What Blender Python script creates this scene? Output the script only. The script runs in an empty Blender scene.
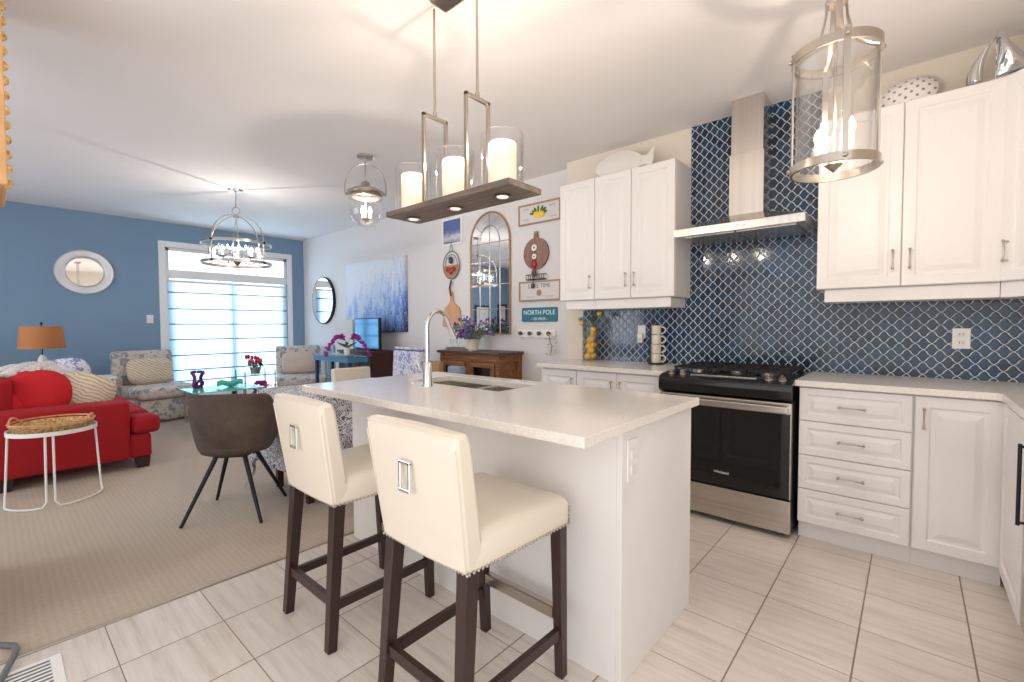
import bpy, bmesh, math, random
from mathutils import Vector, Matrix
random.seed(7)
PI = math.pi
R = math.radians
col = bpy.context.scene.collection
sc = bpy.context.scene

# ------------------------------------------------------------------ camera
H = 2.774
cd = bpy.data.cameras.new('camera'); cam = bpy.data.objects.new('camera', cd); col.objects.link(cam)
cd.sensor_width = 36; cd.lens = 457.354/1024*36; cd.clip_start = .02; cd.clip_end = 200
yaw, pit, rol = R(41.152), R(1.991), R(-0.182)
F = Vector((-math.sin(yaw)*math.cos(pit), math.cos(yaw)*math.cos(pit), -math.sin(pit)))
Rt = Vector((math.cos(yaw), math.sin(yaw), 0)); U = Rt.cross(F)
R2 = Rt*math.cos(rol) + U*math.sin(rol); U2 = U*math.cos(rol) - Rt*math.sin(rol)
m = Matrix((R2, U2, -F)).transposed().to_4x4(); m.translation = Vector((0, -3.66, 1.238))
cam.matrix_world = m
sc.camera = cam
# ------------------------------------------------------------------ view, world, big lights
sc.view_settings.view_transform = 'Standard'; sc.view_settings.look = 'None'
sc.view_settings.exposure = 0.0; sc.view_settings.gamma = 1; sc.view_settings.use_curve_mapping = False
w = bpy.data.worlds.new('sky'); sc.world = w; w.use_nodes = True
bg = w.node_tree.nodes['Background']; bg.inputs[0].default_value = (1.0, .975, .95, 1); bg.inputs[1].default_value = 1.82

def area(name, loc, rot, sx, sy, power, color):
    l = bpy.data.lights.new(name, 'AREA'); l.shape = 'RECTANGLE'; l.size = sx; l.size_y = sy; l.energy = power; l.color = color
    o = bpy.data.objects.new(name, l); col.objects.link(o); o.location = loc; o.rotation_euler = rot
    return o
# daylight outside the patio door, shining in (+x)
area('patio_daylight', (-9.4, -1.02, 1.5), (0, R(-90), 0), 3.0, 2.6, 195, (.54, .80, 1.0))
# fill light added for the living room, set outside the south windows, shining in (+y)
area('window_daylight', (-5.6, -6.6, 1.6), (R(90), 0, 0), 3.6, 2.0, 150, (.86, .93, 1.0))
def lamp(name, loc, power, color=(1, .87, .72), r=.03):
    l = bpy.data.lights.new(name, 'POINT'); l.energy = power; l.color = color; l.shadow_soft_size = r
    o = bpy.data.objects.new(name, l); col.objects.link(o); o.location = loc
    return o

# ------------------------------------------------------------------ materials
def lin(h):
    if not isinstance(h, str): return tuple(h)
    v = [int(h[i:i+2], 16)/255 for i in (0, 2, 4)]
    return tuple(x/12.92 if x <= .04045 else ((x+.055)/1.055)**2.4 for x in v)
MATS = {}
class NT:
    def __init__(s, name):
        s.m = bpy.data.materials.new(name); s.m.use_nodes = True; s.t = s.m.node_tree
        s.p = s.t.nodes['Principled BSDF']; s.out = s.t.nodes['Material Output']
    def n(s, kind, **k):
        nd = s.t.nodes.new(kind)
        for a, b in k.items(): setattr(nd, a, b)
        return nd
    def l(s, a, b): s.t.links.new(a, b)
    def coord(s):
        if not hasattr(s, '_c'): s._c = s.n('ShaderNodeTexCoord').outputs['Object']
        return s._c
    def math(s, op, a, b=None, c=None):
        nd = s.n('ShaderNodeMath', operation=op)
        for i, v in enumerate((a, b, c)):
            if v is None: continue
            if isinstance(v, (int, float)): nd.inputs[i].default_value = v
            else: s.l(v, nd.inputs[i])
        return nd.outputs[0]
    def xyz(s, c=None):
        nd = s.n('ShaderNodeSeparateXYZ'); s.l(c or s.coord(), nd.inputs[0]); return nd.outputs
    def mapping(s, scale, rot=(0,0,0), loc=(0,0,0)):
        nd = s.n('ShaderNodeMapping'); s.l(s.coord(), nd.inputs[0]); nd.inputs['Scale'].default_value = scale
        nd.inputs['Rotation'].default_value = rot; nd.inputs['Location'].default_value = loc; return nd.outputs[0]
    def noise(s, scale, detail=4, vec=None, rough=.5):
        nd = s.n('ShaderNodeTexNoise'); nd.inputs['Scale'].default_value = scale; nd.inputs['Detail'].default_value = detail
        nd.inputs['Roughness'].default_value = rough; s.l(vec or s.coord(), nd.inputs['Vector']); return nd.outputs['Fac']
    def ramp(s, fac, stops, interp='LINEAR'):
        nd = s.n('ShaderNodeValToRGB'); s.l(fac, nd.inputs[0]); cr = nd.color_ramp; cr.interpolation = interp
        while len(cr.elements) < len(stops): cr.elements.new(.5)
        for e, (p, c) in zip(cr.elements, stops): e.position = p; e.color = (*lin(c), 1)
        return nd.outputs[0]
    def mix(s, fac, a, b, mode='MIX'):
        nd = s.n('ShaderNodeMix', data_type='RGBA', blend_type=mode)
        for sock, v in ((nd.inputs[0], fac), (nd.inputs[6], a), (nd.inputs[7], b)):
            if isinstance(v, (int, float)): sock.default_value = v
            elif isinstance(v, (str, tuple)): sock.default_value = (*lin(v), 1)
            else: s.l(v, sock)
        return nd.outputs[2]
    def bump(s, h, strength=.3, dist=.002):
        nd = s.n('ShaderNodeBump'); nd.inputs['Strength'].default_value = strength; nd.inputs['Distance'].default_value = dist
        s.l(h, nd.inputs['Height']); s.l(nd.outputs[0], s.p.inputs['Normal'])
    def set(s, c=None, rough=None, metal=None, **k):
        if c is not None:
            if isinstance(c, (str, tuple)): s.p.inputs['Base Color'].default_value = (*lin(c), 1)
            else: s.l(c, s.p.inputs['Base Color'])
        if rough is not None:
            if isinstance(rough, (int, float)): s.p.inputs['Roughness'].default_value = rough
            else: s.l(rough, s.p.inputs['Roughness'])
        if metal is not None: s.p.inputs['Metallic'].default_value = metal
        for a, b in k.items(): s.p.inputs[a.replace('_', ' ')].default_value = b
        return s.m
def plain(name, c, rough=.5, metal=0, var=.06, bump=0, bscale=200, **k):
    """plain procedural material: slight noise in tone, optional fine bump"""
    t = NT(name); n = t.noise(6, 3); c = lin(c)
    a = tuple(min(1, x*(1+var)) for x in c); b = tuple(x*(1-var) for x in c)
    t.set(t.mix(n, b, a), rough, metal, **k)
    if bump: t.bump(t.noise(bscale, 3), bump, .001)
    MATS[name] = t.m; return t.m
plain('white_paint', 'ece8e6', .38, var=.01)
plain('trim_white', 'f0efee', .4, var=.01)
plain('ceiling_paint', 'efebea', .9, var=.01, bump=.25, bscale=120)
plain('wall_white', 'dcd8d8', .85, var=.01, bump=.1, bscale=150)
plain('wall_beige', 'e0d6c8', .85, var=.01, bump=.1, bscale=150)
plain('wall_blue', '7f9ab4', .85, var=.02, bump=.1, bscale=150)
plain('chrome', 'e8e8ea', .08, 1, var=.01)
plain('nickel', 'bdb4aa', .28, 1, var=.02)
plain('black_metal', '1c1d20', .45, .3)
plain('black_gloss', '101010', .12)
plain('black_matte', '191817', .6)
plain('cast_iron', '151515', .65, bump=.3)
plain('candle', 'e8dcc4', .6, Emission_Color=(1, .88, .62, 1), Emission_Strength=.4)
plain('bulb', 'ffffff', .3, Emission_Color=(1, .88, .72, 1), Emission_Strength=2.6)
plain('puck', 'ffffff', .3, Emission_Color=(1, .9, .75, 1), Emission_Strength=.6)
plain('leather_cream', 'e9dfcf', .42, var=.02, bump=.25, bscale=350)
plain('espresso', '36231f', .33, var=.12)
plain('red_fabric', 'a30b19', .85, var=.1, bump=.4, bscale=500)
plain('red_pillow', 'c4101d', .8, var=.08, bump=.4, bscale=400)
plain('ceramic_white', 'ece7e2', .22, var=.01)
plain('cream_ceramic', 'e6dccb', .35)
plain('plastic_white', 'eeeceb', .35, var=.01)
plain('lemon', 'f5c116', .4, var=.08, bump=.3, bscale=120)
plain('leaf', '3f6b2f', .6, var=.25)
plain('leaf_pale', '7b8f74', .7, var=.2)
plain('lavender', '6a5a9a', .7, var=.3)
plain('magenta', 'a8289a', .6, var=.25)
plain('purple_deep', '6b1f6e', .4, var=.2)
plain('tulip_red', 'd02a4a', .5, var=.2)
plain('mirror', 'f2f4f6', .02, 1, var=0)
plain('blue_dark', '27406b', .5)
plain('pale_blue_cloth', 'a9c8d6', .85, var=.05, bump=.3)
plain('blue_lacquer', '4f86b0', .2)
plain('grey_fabric', '7d8da0', .85, bump=.4, bscale=400)
plain('tan_leather', 'a5805c', .5, var=.08)
plain('copper', 'c07a50', .3, .8)
plain('teal_sign', '1c6e84', .5, var=.12)
plain('text_white', 'e6eef0', .5, var=.01)
plain('text_grey', '6f6a72', .5)
plain('text_blue', '7a86b8', .5)
plain('aqua_glass', '63cdb9', .15, var=.1)
plain('frame_cork', 'dcae7c', .8, var=.25, bump=.8, bscale=120)
plain('stem_brown', '5b4632', .7)
plain('red_glass', 'a81626', .15)
plain('grey_plastic', '6d7074', .5)
plain('batten_grey', '5f6f7c', .7)
plain('blush', 'cdb8ac', .85)
plain('dark_photo', '30384a', .4)
plain('light_shade', 'd8d2d0', .7)
plain('silver_frame', 'c9ccd2', .35, .6, bump=.3)

def steel():
    t = NT('steel'); n = t.noise(60, 2, t.mapping((.02, 1, 1)))
    t.set(t.mix(n, 'b5aea6', 'd2ccc4'), .27, 1); MATS['steel'] = t.m
steel()
def quartz():
    t = NT('quartz'); n = t.noise(90, 6); f = t.noise(3, 4)
    c = t.ramp(n, [(.35, 'e6ded7'), (.5, 'ece5de'), (.7, 'f0eae4')])
    t.set(t.mix(t.math('MULTIPLY', f, .15), c, 'cfc4b8'), .16); MATS['quartz'] = t.m
quartz()
def wood(name, a, b, c, scale=(1, 14, 14), rough=.45, ns=3.0):
    t = NT(name); v = t.mapping(scale); n = t.noise(ns, 8, v, .65); n2 = t.noise(ns*5, 4, v)
    k = t.mix(t.math('MULTIPLY', n2, .35), t.ramp(n, [(.3, a), (.5, b), (.72, c)]), a)
    t.set(k, rough); t.bump(n2, .2, .001); MATS[name] = t.m
wood('wood_grey', '5d524a', '7b6d62', '9b8d80')
wood('wood_dark', '2d120d', '43190f', '5a2516')
wood('wood_brown', '5e3820', '8a562f', 'b27a42')
wood('wood_top', '3c2a20', '54392a', '6b4c38')
wood('wood_board', '64413a', '835a4c', '9b7462', (14, 14, 1))
wood('wood_light', 'b97d54', 'd29c72', 'e0b58c', (14, 14, 1))
wood('wood_frame', '8f7460', 'a68a74', 'b89e88')
wood('wood_tan', '7c5b3c', '9a754d', 'b38d61')
def hood_steel():
    t = NT('hood_steel'); n = t.noise(40, 2, t.mapping((1, 1, .02)))
    t.set(t.mix(n, 'c9c2bb', 'e2ddd7'), .19, 1); MATS['hood_steel'] = t.m
hood_steel()
def tile_floor():
    t = NT('tile_floor'); x, y, z = t.xyz(); T = .336
    X = t.math('DIVIDE', t.math('ADD', x, .472+20*T), T); Y = t.math('DIVIDE', t.math('ADD', y, 1.03+20*.3355), .3355)
    fx = t.math('FRACT', X); fy = t.math('FRACT', Y)
    dx = t.math('MINIMUM', fx, t.math('SUBTRACT', 1, fx)); dy = t.math('MINIMUM', fy, t.math('SUBTRACT', 1, fy))
    gx = t.math('LESS_THAN', dx, .0085); gy = t.math('LESS_THAN', dy, .0055); g = t.math('MAXIMUM', gx, gy)
    cmb = t.n('ShaderNodeCombineXYZ'); t.l(t.math('FLOOR', X), cmb.inputs[0]); t.l(t.math('FLOOR', Y), cmb.inputs[1])
    wn = t.n('ShaderNodeTexWhiteNoise', noise_dimensions='3D'); t.l(cmb.outputs[0], wn.inputs[0])
    add = t.n('ShaderNodeVectorMath', operation='MULTIPLY_ADD'); t.l(wn.outputs['Color'], add.inputs[0]); add.inputs[1].default_value = (9, 9, 9)
    t.l(t.mapping((1.3, 16, 1), (0, 0, R(4))), add.inputs[2])
    n = t.noise(2.0, 7, add.outputs[0], .62)
    c = t.ramp(n, [(.25, 'cabdb3'), (.45, 'ddd4cc'), (.62, 'e5ddd6'), (.85, 'd6ccc4')])
    c = t.mix(t.math('MULTIPLY', wn.outputs['Value'], .18), c, 'bfb1a6')
    c = t.mix(g, c, '8d7d70')
    t.set(c, t.math('ADD', .22, t.math('MULTIPLY', g, .5)))
    t.bump(t.math('SUBTRACT', 1, g), .5, .002); MATS['tile_floor'] = t.m
tile_floor()
def carpet():
    t = NT('carpet'); x, y, z = t.xyz()
    st = t.math('SINE', t.math('MULTIPLY', y, 2*PI/.028)); st2 = t.math('SINE', t.math('MULTIPLY', x, 2*PI/.05))
    n = t.noise(220, 3); n2 = t.noise(2.5, 3)
    h = t.math('ADD', t.math('MULTIPLY', t.math('ADD', st, t.math('MULTIPLY', st2, .4)), .07), n)
    c = t.ramp(h, [(.2, 'b5a695'), (.5, 'c3b5a5'), (.85, 'cfc3b5')])
    c = t.mix(t.math('MULTIPLY', n2, .3), c, 'b3a391')
    t.set(c, .95); t.bump(h, .6, .004); MATS['carpet'] = t.m
carpet()
def arabesque():
    t = NT('arabesque'); x, y, z = t.xyz(); W, Hh = .0730, .0735
    X = t.math('DIVIDE', t.math('ADD', x, 10.02), W); Z = t.math('DIVIDE', t.math('ADD', z, .018), Hh)
    Zs = t.math('ADD', Z, t.math('MULTIPLY', t.math('SINE', t.math('MULTIPLY', Z, 4*PI)), .042))
    a = t.math('ADD', X, Zs); b = t.math('SUBTRACT', X, Zs)
    def dist(v):
        f = t.math('FRACT', v); return t.math('MINIMUM', f, t.math('SUBTRACT', 1, f))
    d = t.math('MINIMUM', dist(a), dist(b))
    g = t.math('LESS_THAN', d, .041)
    cmb = t.n('ShaderNodeCombineXYZ'); t.l(t.math('FLOOR', a), cmb.inputs[0]); t.l(t.math('FLOOR', b), cmb.inputs[1])
    wn = t.n('ShaderNodeTexWhiteNoise', noise_dimensions='3D'); t.l(cmb.outputs[0], wn.inputs[0])
    c = t.ramp(wn.outputs['Value'], [(0, '16263a'), (.45, '22364c'), (.8, '2d4359'), (1, '183754')])
    big = t.noise(2.2, 2); c = t.mix(t.math('MULTIPLY', t.math('MINIMUM', t.math('MAXIMUM', t.math('MULTIPLY', t.math('SUBTRACT', big, .53), 9), 0), 1), .55), c, '0f4670')
    c = t.mix(g, c, 'c6d2dc')
    t.set(c, t.math('ADD', .10, t.math('MULTIPLY', g, .6)))
    hh = t.math('MINIMUM', t.math('MULTIPLY', d, 8), 1.0)
    t.bump(t.math('ADD', hh, t.math('MULTIPLY', wn.outputs['Value'], .0)), .35, .003); MATS['arabesque'] = t.m
arabesque()
def glass(name, tint=(1, 1, 1), gl=.12):
    t = NT(name); tr = t.n('ShaderNodeBsdfTransparent'); tr.inputs[0].default_value = (*tint, 1)
    g = t.n('ShaderNodeBsdfGlossy'); g.inputs['Roughness'].default_value = .02
    lw = t.n('ShaderNodeLayerWeight'); lw.inputs[0].default_value = .25
    f = t.math('ADD', t.math('MULTIPLY', lw.outputs['Facing'], .55), gl*.4)
    ms = t.n('ShaderNodeMixShader'); t.l(f, ms.inputs[0]); t.l(tr.outputs[0], ms.inputs[1]); t.l(g.outputs[0], ms.inputs[2])
    t.l(ms.outputs[0], t.out.inputs[0]); MATS[name] = t.m
glass('glass'); glass('glass_tint', (.80, .93, .92)); glass('pane', (.95, .98, 1), .1)
def shade_cloth():
    t = NT('shade_cloth'); x, y, z = t.xyz()
    n = t.noise(300, 2); d = t.n('ShaderNodeBsdfDiffuse'); tl = t.n('ShaderNodeBsdfTranslucent')
    c = t.mix(n, 'd2e4f0', 'dcebf5'); t.l(c, d.inputs[0]); t.l(c, tl.inputs[0])
    ms = t.n('ShaderNodeMixShader'); ms.inputs[0].default_value = .6
    t.l(d.outputs[0], ms.inputs[1]); t.l(tl.outputs[0], ms.inputs[2]); t.l(ms.outputs[0], t.out.inputs[0]); MATS['shade_cloth'] = t.m
shade_cloth()
def lamp_shade():
    t = NT('burlap'); n = t.noise(250, 3); t.set(t.mix(n, 'a9683a', 'cf8f58'), .85); t.bump(n, .4); MATS['burlap'] = t.m
lamp_shade()
def floral(name, base, c1, c2, s):
    t = NT(name); n = t.noise(s, 7, None, .62); n2 = t.noise(s*2.7, 4)
    f = t.math('ADD', n, t.math('MULTIPLY', t.math('SUBTRACT', n2, .5), .35))
    c = t.ramp(f, [(.0, c2), (.37, c2), (.43, base), (.53, base), (.57, c1), (.66, c2), (.72, base)])
    t.set(c, .85); t.bump(t.noise(500), .3, .001); MATS[name] = t.m
floral('floral', 'd3c9c0', '7d8796', 'b3aaa4', 9)
floral('floral_blue', 'dfdde6', '6a76b0', 'a9accf', 13)
def damask():
    t = NT('damask'); v = t.n('ShaderNodeTexVoronoi', feature='DISTANCE_TO_EDGE'); v.inputs['Scale'].default_value = 16
    n = t.noise(7, 4); mp = t.n('ShaderNodeVectorMath', operation='MULTIPLY_ADD'); cn = t.n('ShaderNodeCombineXYZ')
    for i in range(3): t.l(n, cn.inputs[i])
    t.l(cn.outputs[0], mp.inputs[0]); mp.inputs[1].default_value = (.25, .25, .25); t.l(t.coord(), mp.inputs[2]); t.l(mp.outputs[0], v.inputs['Vector'])
    f = t.math('SINE', t.math('MULTIPLY', v.outputs['Distance'], 38))
    c = t.ramp(t.math('ADD', t.math('MULTIPLY', f, .5), .5), [(.30, '4d5264'), (.48, '9a9aa2'), (.62, 'd8d6d8')])
    t.set(c, .8); MATS['damask'] = t.m
damask()
def suede():
    t = NT('suede'); n = t.noise(5, 6, None, .65); t.set(t.ramp(n, [(.3, '40352f'), (.6, '5b4c42'), (.8, '6d5d52')]), .75)
    t.bump(t.noise(300), .3, .001); MATS['suede'] = t.m
suede()
def wicker():
    t = NT('wicker'); x, y, z = t.xyz(); n = t.noise(60, 4)
    t.set(t.ramp(n, [(.3, '8a6238'), (.5, 'c39a62'), (.7, 'e4c48e')]), .8); t.bump(n, 1, .004); MATS['wicker'] = t.m
wicker()
def fur():
    t = NT('fur'); n = t.noise(90, 6); t.set(t.ramp(n, [(.3, 'c2bab6'), (.5, 'e2dcd8'), (.7, 'f6f2ee')]), .95); t.bump(n, 1, .012); MATS['fur'] = t.m
fur()
def cream_pattern():
    t = NT('cream_pattern'); x, y, z = t.xyz(); n = t.noise(8, 3)
    f = t.math('SINE', t.math('MULTIPLY', t.math('ADD', t.math('ADD', z, t.math('MULTIPLY', y, .6)), t.math('MULTIPLY', n, .1)), 190))
    t.set(t.ramp(t.math('ADD', t.math('MULTIPLY', f, .5), .5), [(.05, 'b39c80'), (.3, 'd8c8b0'), (.8, 'ddd0bb')]), .85); MATS['cream_pattern'] = t.m
cream_pattern()
def dotted():
    t = NT('dotted'); x, y, z = t.xyz()
    a = t.math('FRACT', t.math('MULTIPLY', t.math('ADD', x, z), 20)); b = t.math('FRACT', t.math('MULTIPLY', t.math('SUBTRACT', x, z), 20))
    def cd_(v): return t.math('POWER', t.math('SUBTRACT', v, .5), 2)
    r = t.math('SQRT', t.math('ADD', cd_(a), cd_(b))); t.set(t.mix(t.math('LESS_THAN', r, .2), 'efeae6', '8f8682'), .3); MATS['dotted'] = t.m
dotted()
def painting():
    t = NT('painting'); x, y, z = t.xyz()
    n = t.noise(5, 8, t.mapping((2.2, 1, .7)), .8); n2 = t.noise(26, 6, t.mapping((1.6, 1, .8)), .85)
    g = t.math('SUBTRACT', .86, t.math('MULTIPLY', z, .72))         # z local 0..1.05, bottom denser
    gx = t.math('MULTIPLY', x, .22)
    f = t.math('ADD', t.math('ADD', g, gx), t.math('MULTIPLY', t.math('SUBTRACT', n, .5), 1.5))
    c = t.ramp(f, [(.30, 'd4d6e0'), (.50, 'b3c1e0'), (.68, '7d9dd4'), (.88, '4a6cb4'), (1, '1c2c5e')])
    c = t.mix(t.math('MULTIPLY', t.math('GREATER_THAN', n2, .58), .75), c, 'dfe4ef')
    c = t.mix(t.math('MULTIPLY', t.math('LESS_THAN', n2, .37), .55), c, '8a5f8a')
    t.set(c, .5); t.bump(n2, .5, .004); MATS['painting'] = t.m
painting()
def photo_print():
    t = NT('photo_print'); n = t.noise(14, 4); x, y, z = t.xyz()
    f = t.math('ADD', t.math('MULTIPLY', z, 2.4), t.math('MULTIPLY', n, .35))
    t.set(t.ramp(f, [(.2, '5e5468'), (.38, 'cfc9d6'), (.5, '8f93b0'), (.62, '55689a')]), .4); MATS['photo_print'] = t.m
photo_print()
def oven_glass():
    t = NT('oven_glass'); t.set('0c0c0d', .04, 0, Specular_IOR_Level=.6); MATS['oven_glass'] = t.m
oven_glass()
def tv():
    t = NT('tv_screen'); t.set('4b87ae', .07, .4); MATS['tv_screen'] = t.m  # blue of the reflected blinds put into the screen colour
tv()
MA = lambda k: MATS[k]

# ------------------------------------------------------------------ mesh helpers
def wloc(o):
    m = Matrix.Identity(4)
    while o: m = Matrix.LocRotScale(o.location, o.rotation_euler, None) @ m; o = o.parent
    return m
def tagit(o, label=None, cat=None, group=None, kind=None):
    if label: o['label'] = label
    if cat: o['category'] = cat
    if group: o['group'] = group
    if kind: o['kind'] = kind
    return o
def thing(name, label, cat, loc=(0, 0, 0), rz=0, group=None):
    o = bpy.data.objects.new(name, None); col.objects.link(o); o.empty_display_size = .1
    o.location = loc; o.rotation_euler = (0, 0, rz); return tagit(o, label, cat, group)
class B:
    def __init__(s): s.bm = bmesh.new()
    def _add(s, fn, M=None, bev=0, seg=2):
        t = bmesh.new(); fn(t)
        if bev: bmesh.ops.bevel(t, geom=list(t.edges), offset=bev, segments=seg, profile=.5, affect='EDGES')
        if M is not None: bmesh.ops.transform(t, matrix=M, verts=t.verts)
        me = bpy.data.meshes.new('tmp'); t.to_mesh(me); t.free(); s.bm.from_mesh(me); bpy.data.meshes.remove(me); return s
    def box(s, x0, x1, y0, y1, z0, z1, bev=0, M=None, seg=2):
        def f(t):
            bmesh.ops.create_cube(t, size=1)
            for v in t.verts: v.co = Vector(((x0+x1)/2+v.co.x*(x1-x0), (y0+y1)/2+v.co.y*(y1-y0), (z0+z1)/2+v.co.z*(z1-z0)))
        return s._add(f, M, bev, seg)
    def cyl(s, p0, p1, r, r2=None, seg=20):
        p0, p1 = Vector(p0), Vector(p1); d = p1-p0
        Mx = Matrix.Translation((p0+p1)/2) @ d.to_track_quat('Z', 'Y').to_matrix().to_4x4()
        return s._add(lambda t: bmesh.ops.create_cone(t, cap_ends=True, segments=seg, radius1=r, radius2=r if r2 is None else r2, depth=d.length), Mx)
    def ball(s, c, r, sc_=(1, 1, 1), u=16, v=10, M=None):
        Mx = Matrix.Translation(c) @ (M or Matrix.Identity(4)) @ Matrix.Diagonal((*sc_, 1))
        return s._add(lambda t: bmesh.ops.create_uvsphere(t, u_segments=u, v_segments=v, radius=r), Mx)
    def lathe(s, prof, c=(0, 0, 0), seg=28, M=None, cap=True):
        def f(t):
            rings = []
            for r, z in prof:
                if r < 1e-5: rings.append([t.verts.new((0, 0, z))])
                else: rings.append([t.verts.new((r*math.cos(2*PI*i/seg), r*math.sin(2*PI*i/seg), z)) for i in range(seg)])
            for a, b in zip(rings, rings[1:]):
                for i in range(seg):
                    j = (i+1) % seg
                    if len(a) == 1 and len(b) == 1: continue
                    if len(a) == 1: t.faces.new((a[0], b[j], b[i]))
                    elif len(b) == 1: t.faces.new((a[i], a[j], b[0]))
                    else: t.faces.new((a[i], a[j], b[j], b[i]))
            if cap:
                for rr in (rings[0], rings[-1]):
                    if len(rr) > 2: t.faces.new(rr)
            bmesh.ops.recalc_face_normals(t, faces=t.faces)
        return s._add(f, Matrix.Translation(c) @ (M or Matrix.Identity(4)))
    def tube(s, pts, r, seg=10, closed=False, flat=None):
        pts = [Vector(p) for p in pts]; n = len(pts); rr = r if isinstance(r, (list, tuple)) else [r]*n
        def f(t):
            rings = []; up = Vector((0, 0, 1)); prev = None
            for i, p in enumerate(pts):
                if closed: d = pts[(i+1) % n]-pts[i-1]
                else: d = pts[min(i+1, n-1)]-pts[max(i-1, 0)]
                d.normalize()
                if prev is None:
                    a = d.cross(up)
                    if a.length < .05: a = d.cross(Vector((1, 0, 0)))
                else: a = prev-d*prev.dot(d)
                a.normalize(); prev = a; b = d.cross(a)
                fa, fb = flat or (1, 1)
                rings.append([t.verts.new(p+(a*math.cos(2*PI*k/seg)*fa+b*math.sin(2*PI*k/seg)*fb)*rr[i]) for k in range(seg)])
            m_ = n if closed else n-1
            for i in range(m_):
                A, C = rings[i], rings[(i+1) % n]
                for k in range(seg): t.faces.new((A[k], A[(k+1) % seg], C[(k+1) % seg], C[k]))
            if not closed: t.faces.new(rings[0]); t.faces.new(rings[-1])
            bmesh.ops.recalc_face_normals(t, faces=t.faces)
        return s._add(f)
    def ring(s, c, r, w, h, seg=40):
        return s.lathe([(r-w/2, -h/2), (r+w/2, -h/2), (r+w/2, h/2), (r-w/2, h/2), (r-w/2, -h/2)], c, seg, cap=False)
    def bar(s, p0, p1, w0, t0, w1=None, t1=None, xdir=None):
        """tapered rectangular bar from p0 to p1; w along xdir"""
        p0, p1 = Vector(p0), Vector(p1); w1 = w0 if w1 is None else w1; t1 = t0 if t1 is None else t1
        d = (p1-p0).normalized(); a = Vector(xdir or (1, 0, 0)); a = (a-d*a.dot(d)).normalized(); b = d.cross(a)
        def f(t):
            q = []
            for p, w_, t_ in ((p0, w0, t0), (p1, w1, t1)):
                for sx, sy in ((-1, -1), (1, -1), (1, 1), (-1, 1)): q.append(t.verts.new(p+a*sx*w_/2+b*sy*t_/2))
            for fc in ((0, 3, 2, 1), (4, 5, 6, 7), (0, 1, 5, 4), (1, 2, 6, 5), (2, 3, 7, 6), (3, 0, 4, 7)): t.faces.new([q[i] for i in fc])
            bmesh.ops.recalc_face_normals(t, faces=t.faces)
        return s._add(f)
    def prism(s, poly, d0, d1, M=None, bev=0):
        """poly in local xy extruded z d0..d1"""
        def f(t):
            A = [t.verts.new((x, y, d0)) for x, y in poly]; C = [t.verts.new((x, y, d1)) for x, y in poly]
            t.faces.new(A[::-1]); t.faces.new(C); n = len(poly)
            for i in range(n): t.faces.new((A[i], A[(i+1) % n], C[(i+1) % n], C[i]))
            bmesh.ops.recalc_face_normals(t, faces=t.faces)
        return s._add(f, M, bev)
    def surf(s, fn, nu, nv, closeu=False):
        def f(t):
            g = [[t.verts.new(fn(i/nu, j/nv)) for j in range(nv+1)] for i in range(nu+(0 if closeu else 1))]
            k = len(g)
            for i in range(nu):
                for j in range(nv): t.faces.new((g[i][j], g[(i+1) % k][j], g[(i+1) % k][j+1], g[i][j+1]))
        return s._add(f)
    def panel(s, o, u, v, w, h, t=.019, rings=None):
        """raised-panel door or drawer front: o lower corner on the back plane, u/v unit axes, normal = u x v"""
        o, u, v = Vector(o), Vector(u), Vector(v); n = u.cross(v)
        k = min(1, min(w, h)/.26)
        rings = rings or [(0, 0), (0, t-.003), (.003, t), (.052*k, t), (.060*k, t-.007), (.072*k, t-.007), (.098*k, t-.0005), (.102*k, t)]
        def f(tb):
            R_ = []
            for i, d in rings:
                R_.append([tb.verts.new(o+u*a+v*b+n*d) for a, b in ((i, i), (w-i, i), (w-i, h-i), (i, h-i))])
            tb.faces.new(R_[0][::-1]); tb.faces.new(R_[-1])
            for A, C in zip(R_, R_[1:]):
                for q in range(4): tb.faces.new((A[q], A[(q+1) % 4], C[(q+1) % 4], C[q]))
            bmesh.ops.recalc_face_normals(tb, faces=tb.faces)
        return s._add(f)
    def done(s, name, mat, parent=None, smooth=None, bev=0, subd=0, solid=0, base=None):
        if parent is not None: bmesh.ops.transform(s.bm, matrix=wloc(parent).inverted(), verts=s.bm.verts)
        me = bpy.data.meshes.new(name); o = bpy.data.objects.new(name, me); col.objects.link(o)
        if parent is not None: o.parent = parent
        else:
            vs = s.bm.verts; lo = [min(v.co[i] for v in vs) for i in range(3)]; hi = [max(v.co[i] for v in vs) for i in range(3)]
            c = Vector(base) if base else Vector(((lo[0]+hi[0])/2, (lo[1]+hi[1])/2, lo[2]))
            bmesh.ops.translate(s.bm, vec=-c, verts=vs); o.location = c
        s.bm.to_mesh(me); s.bm.free(); me.materials.append(MA(mat) if isinstance(mat, str) else mat)
        if solid: md = o.modifiers.new('solid', 'SOLIDIFY'); md.thickness = solid; md.offset = 0
        if bev: md = o.modifiers.new('bevel', 'BEVEL'); md.width = bev; md.segments = 2; md.limit_method = 'ANGLE'
        if subd: md = o.modifiers.new('sub', 'SUBSURF'); md.levels = subd; md.render_levels = subd
        if smooth is not None:
            me.shade_smooth()
            if smooth < 180: me.set_sharp_from_angle(angle=R(smooth))
        return o
def one(name, label, cat, b, mat, group=None, **k):
    return tagit(b.done(name, mat, **k), label, cat, group)
def struct(name, b, mat, parent=None, **k):
    k.setdefault('base', (0, 0, 0)) if parent is None else None
    return tagit(b.done(name, mat, parent, **k), kind=None if parent else 'structure')
def copy_tree(o, parent=None):
    c = o.copy(); col.objects.link(c)
    if parent: c.parent = parent
    for ch in list(o.children): copy_tree(ch, c)
    return c
def move_copy(o, dx, dy, dz=0, label=None, rz=0):
    c = copy_tree(o); c.location = Vector(o.location)+Vector((dx, dy, dz)); c.rotation_euler[2] += rz
    if label: c['label'] = label
    return c
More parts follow.
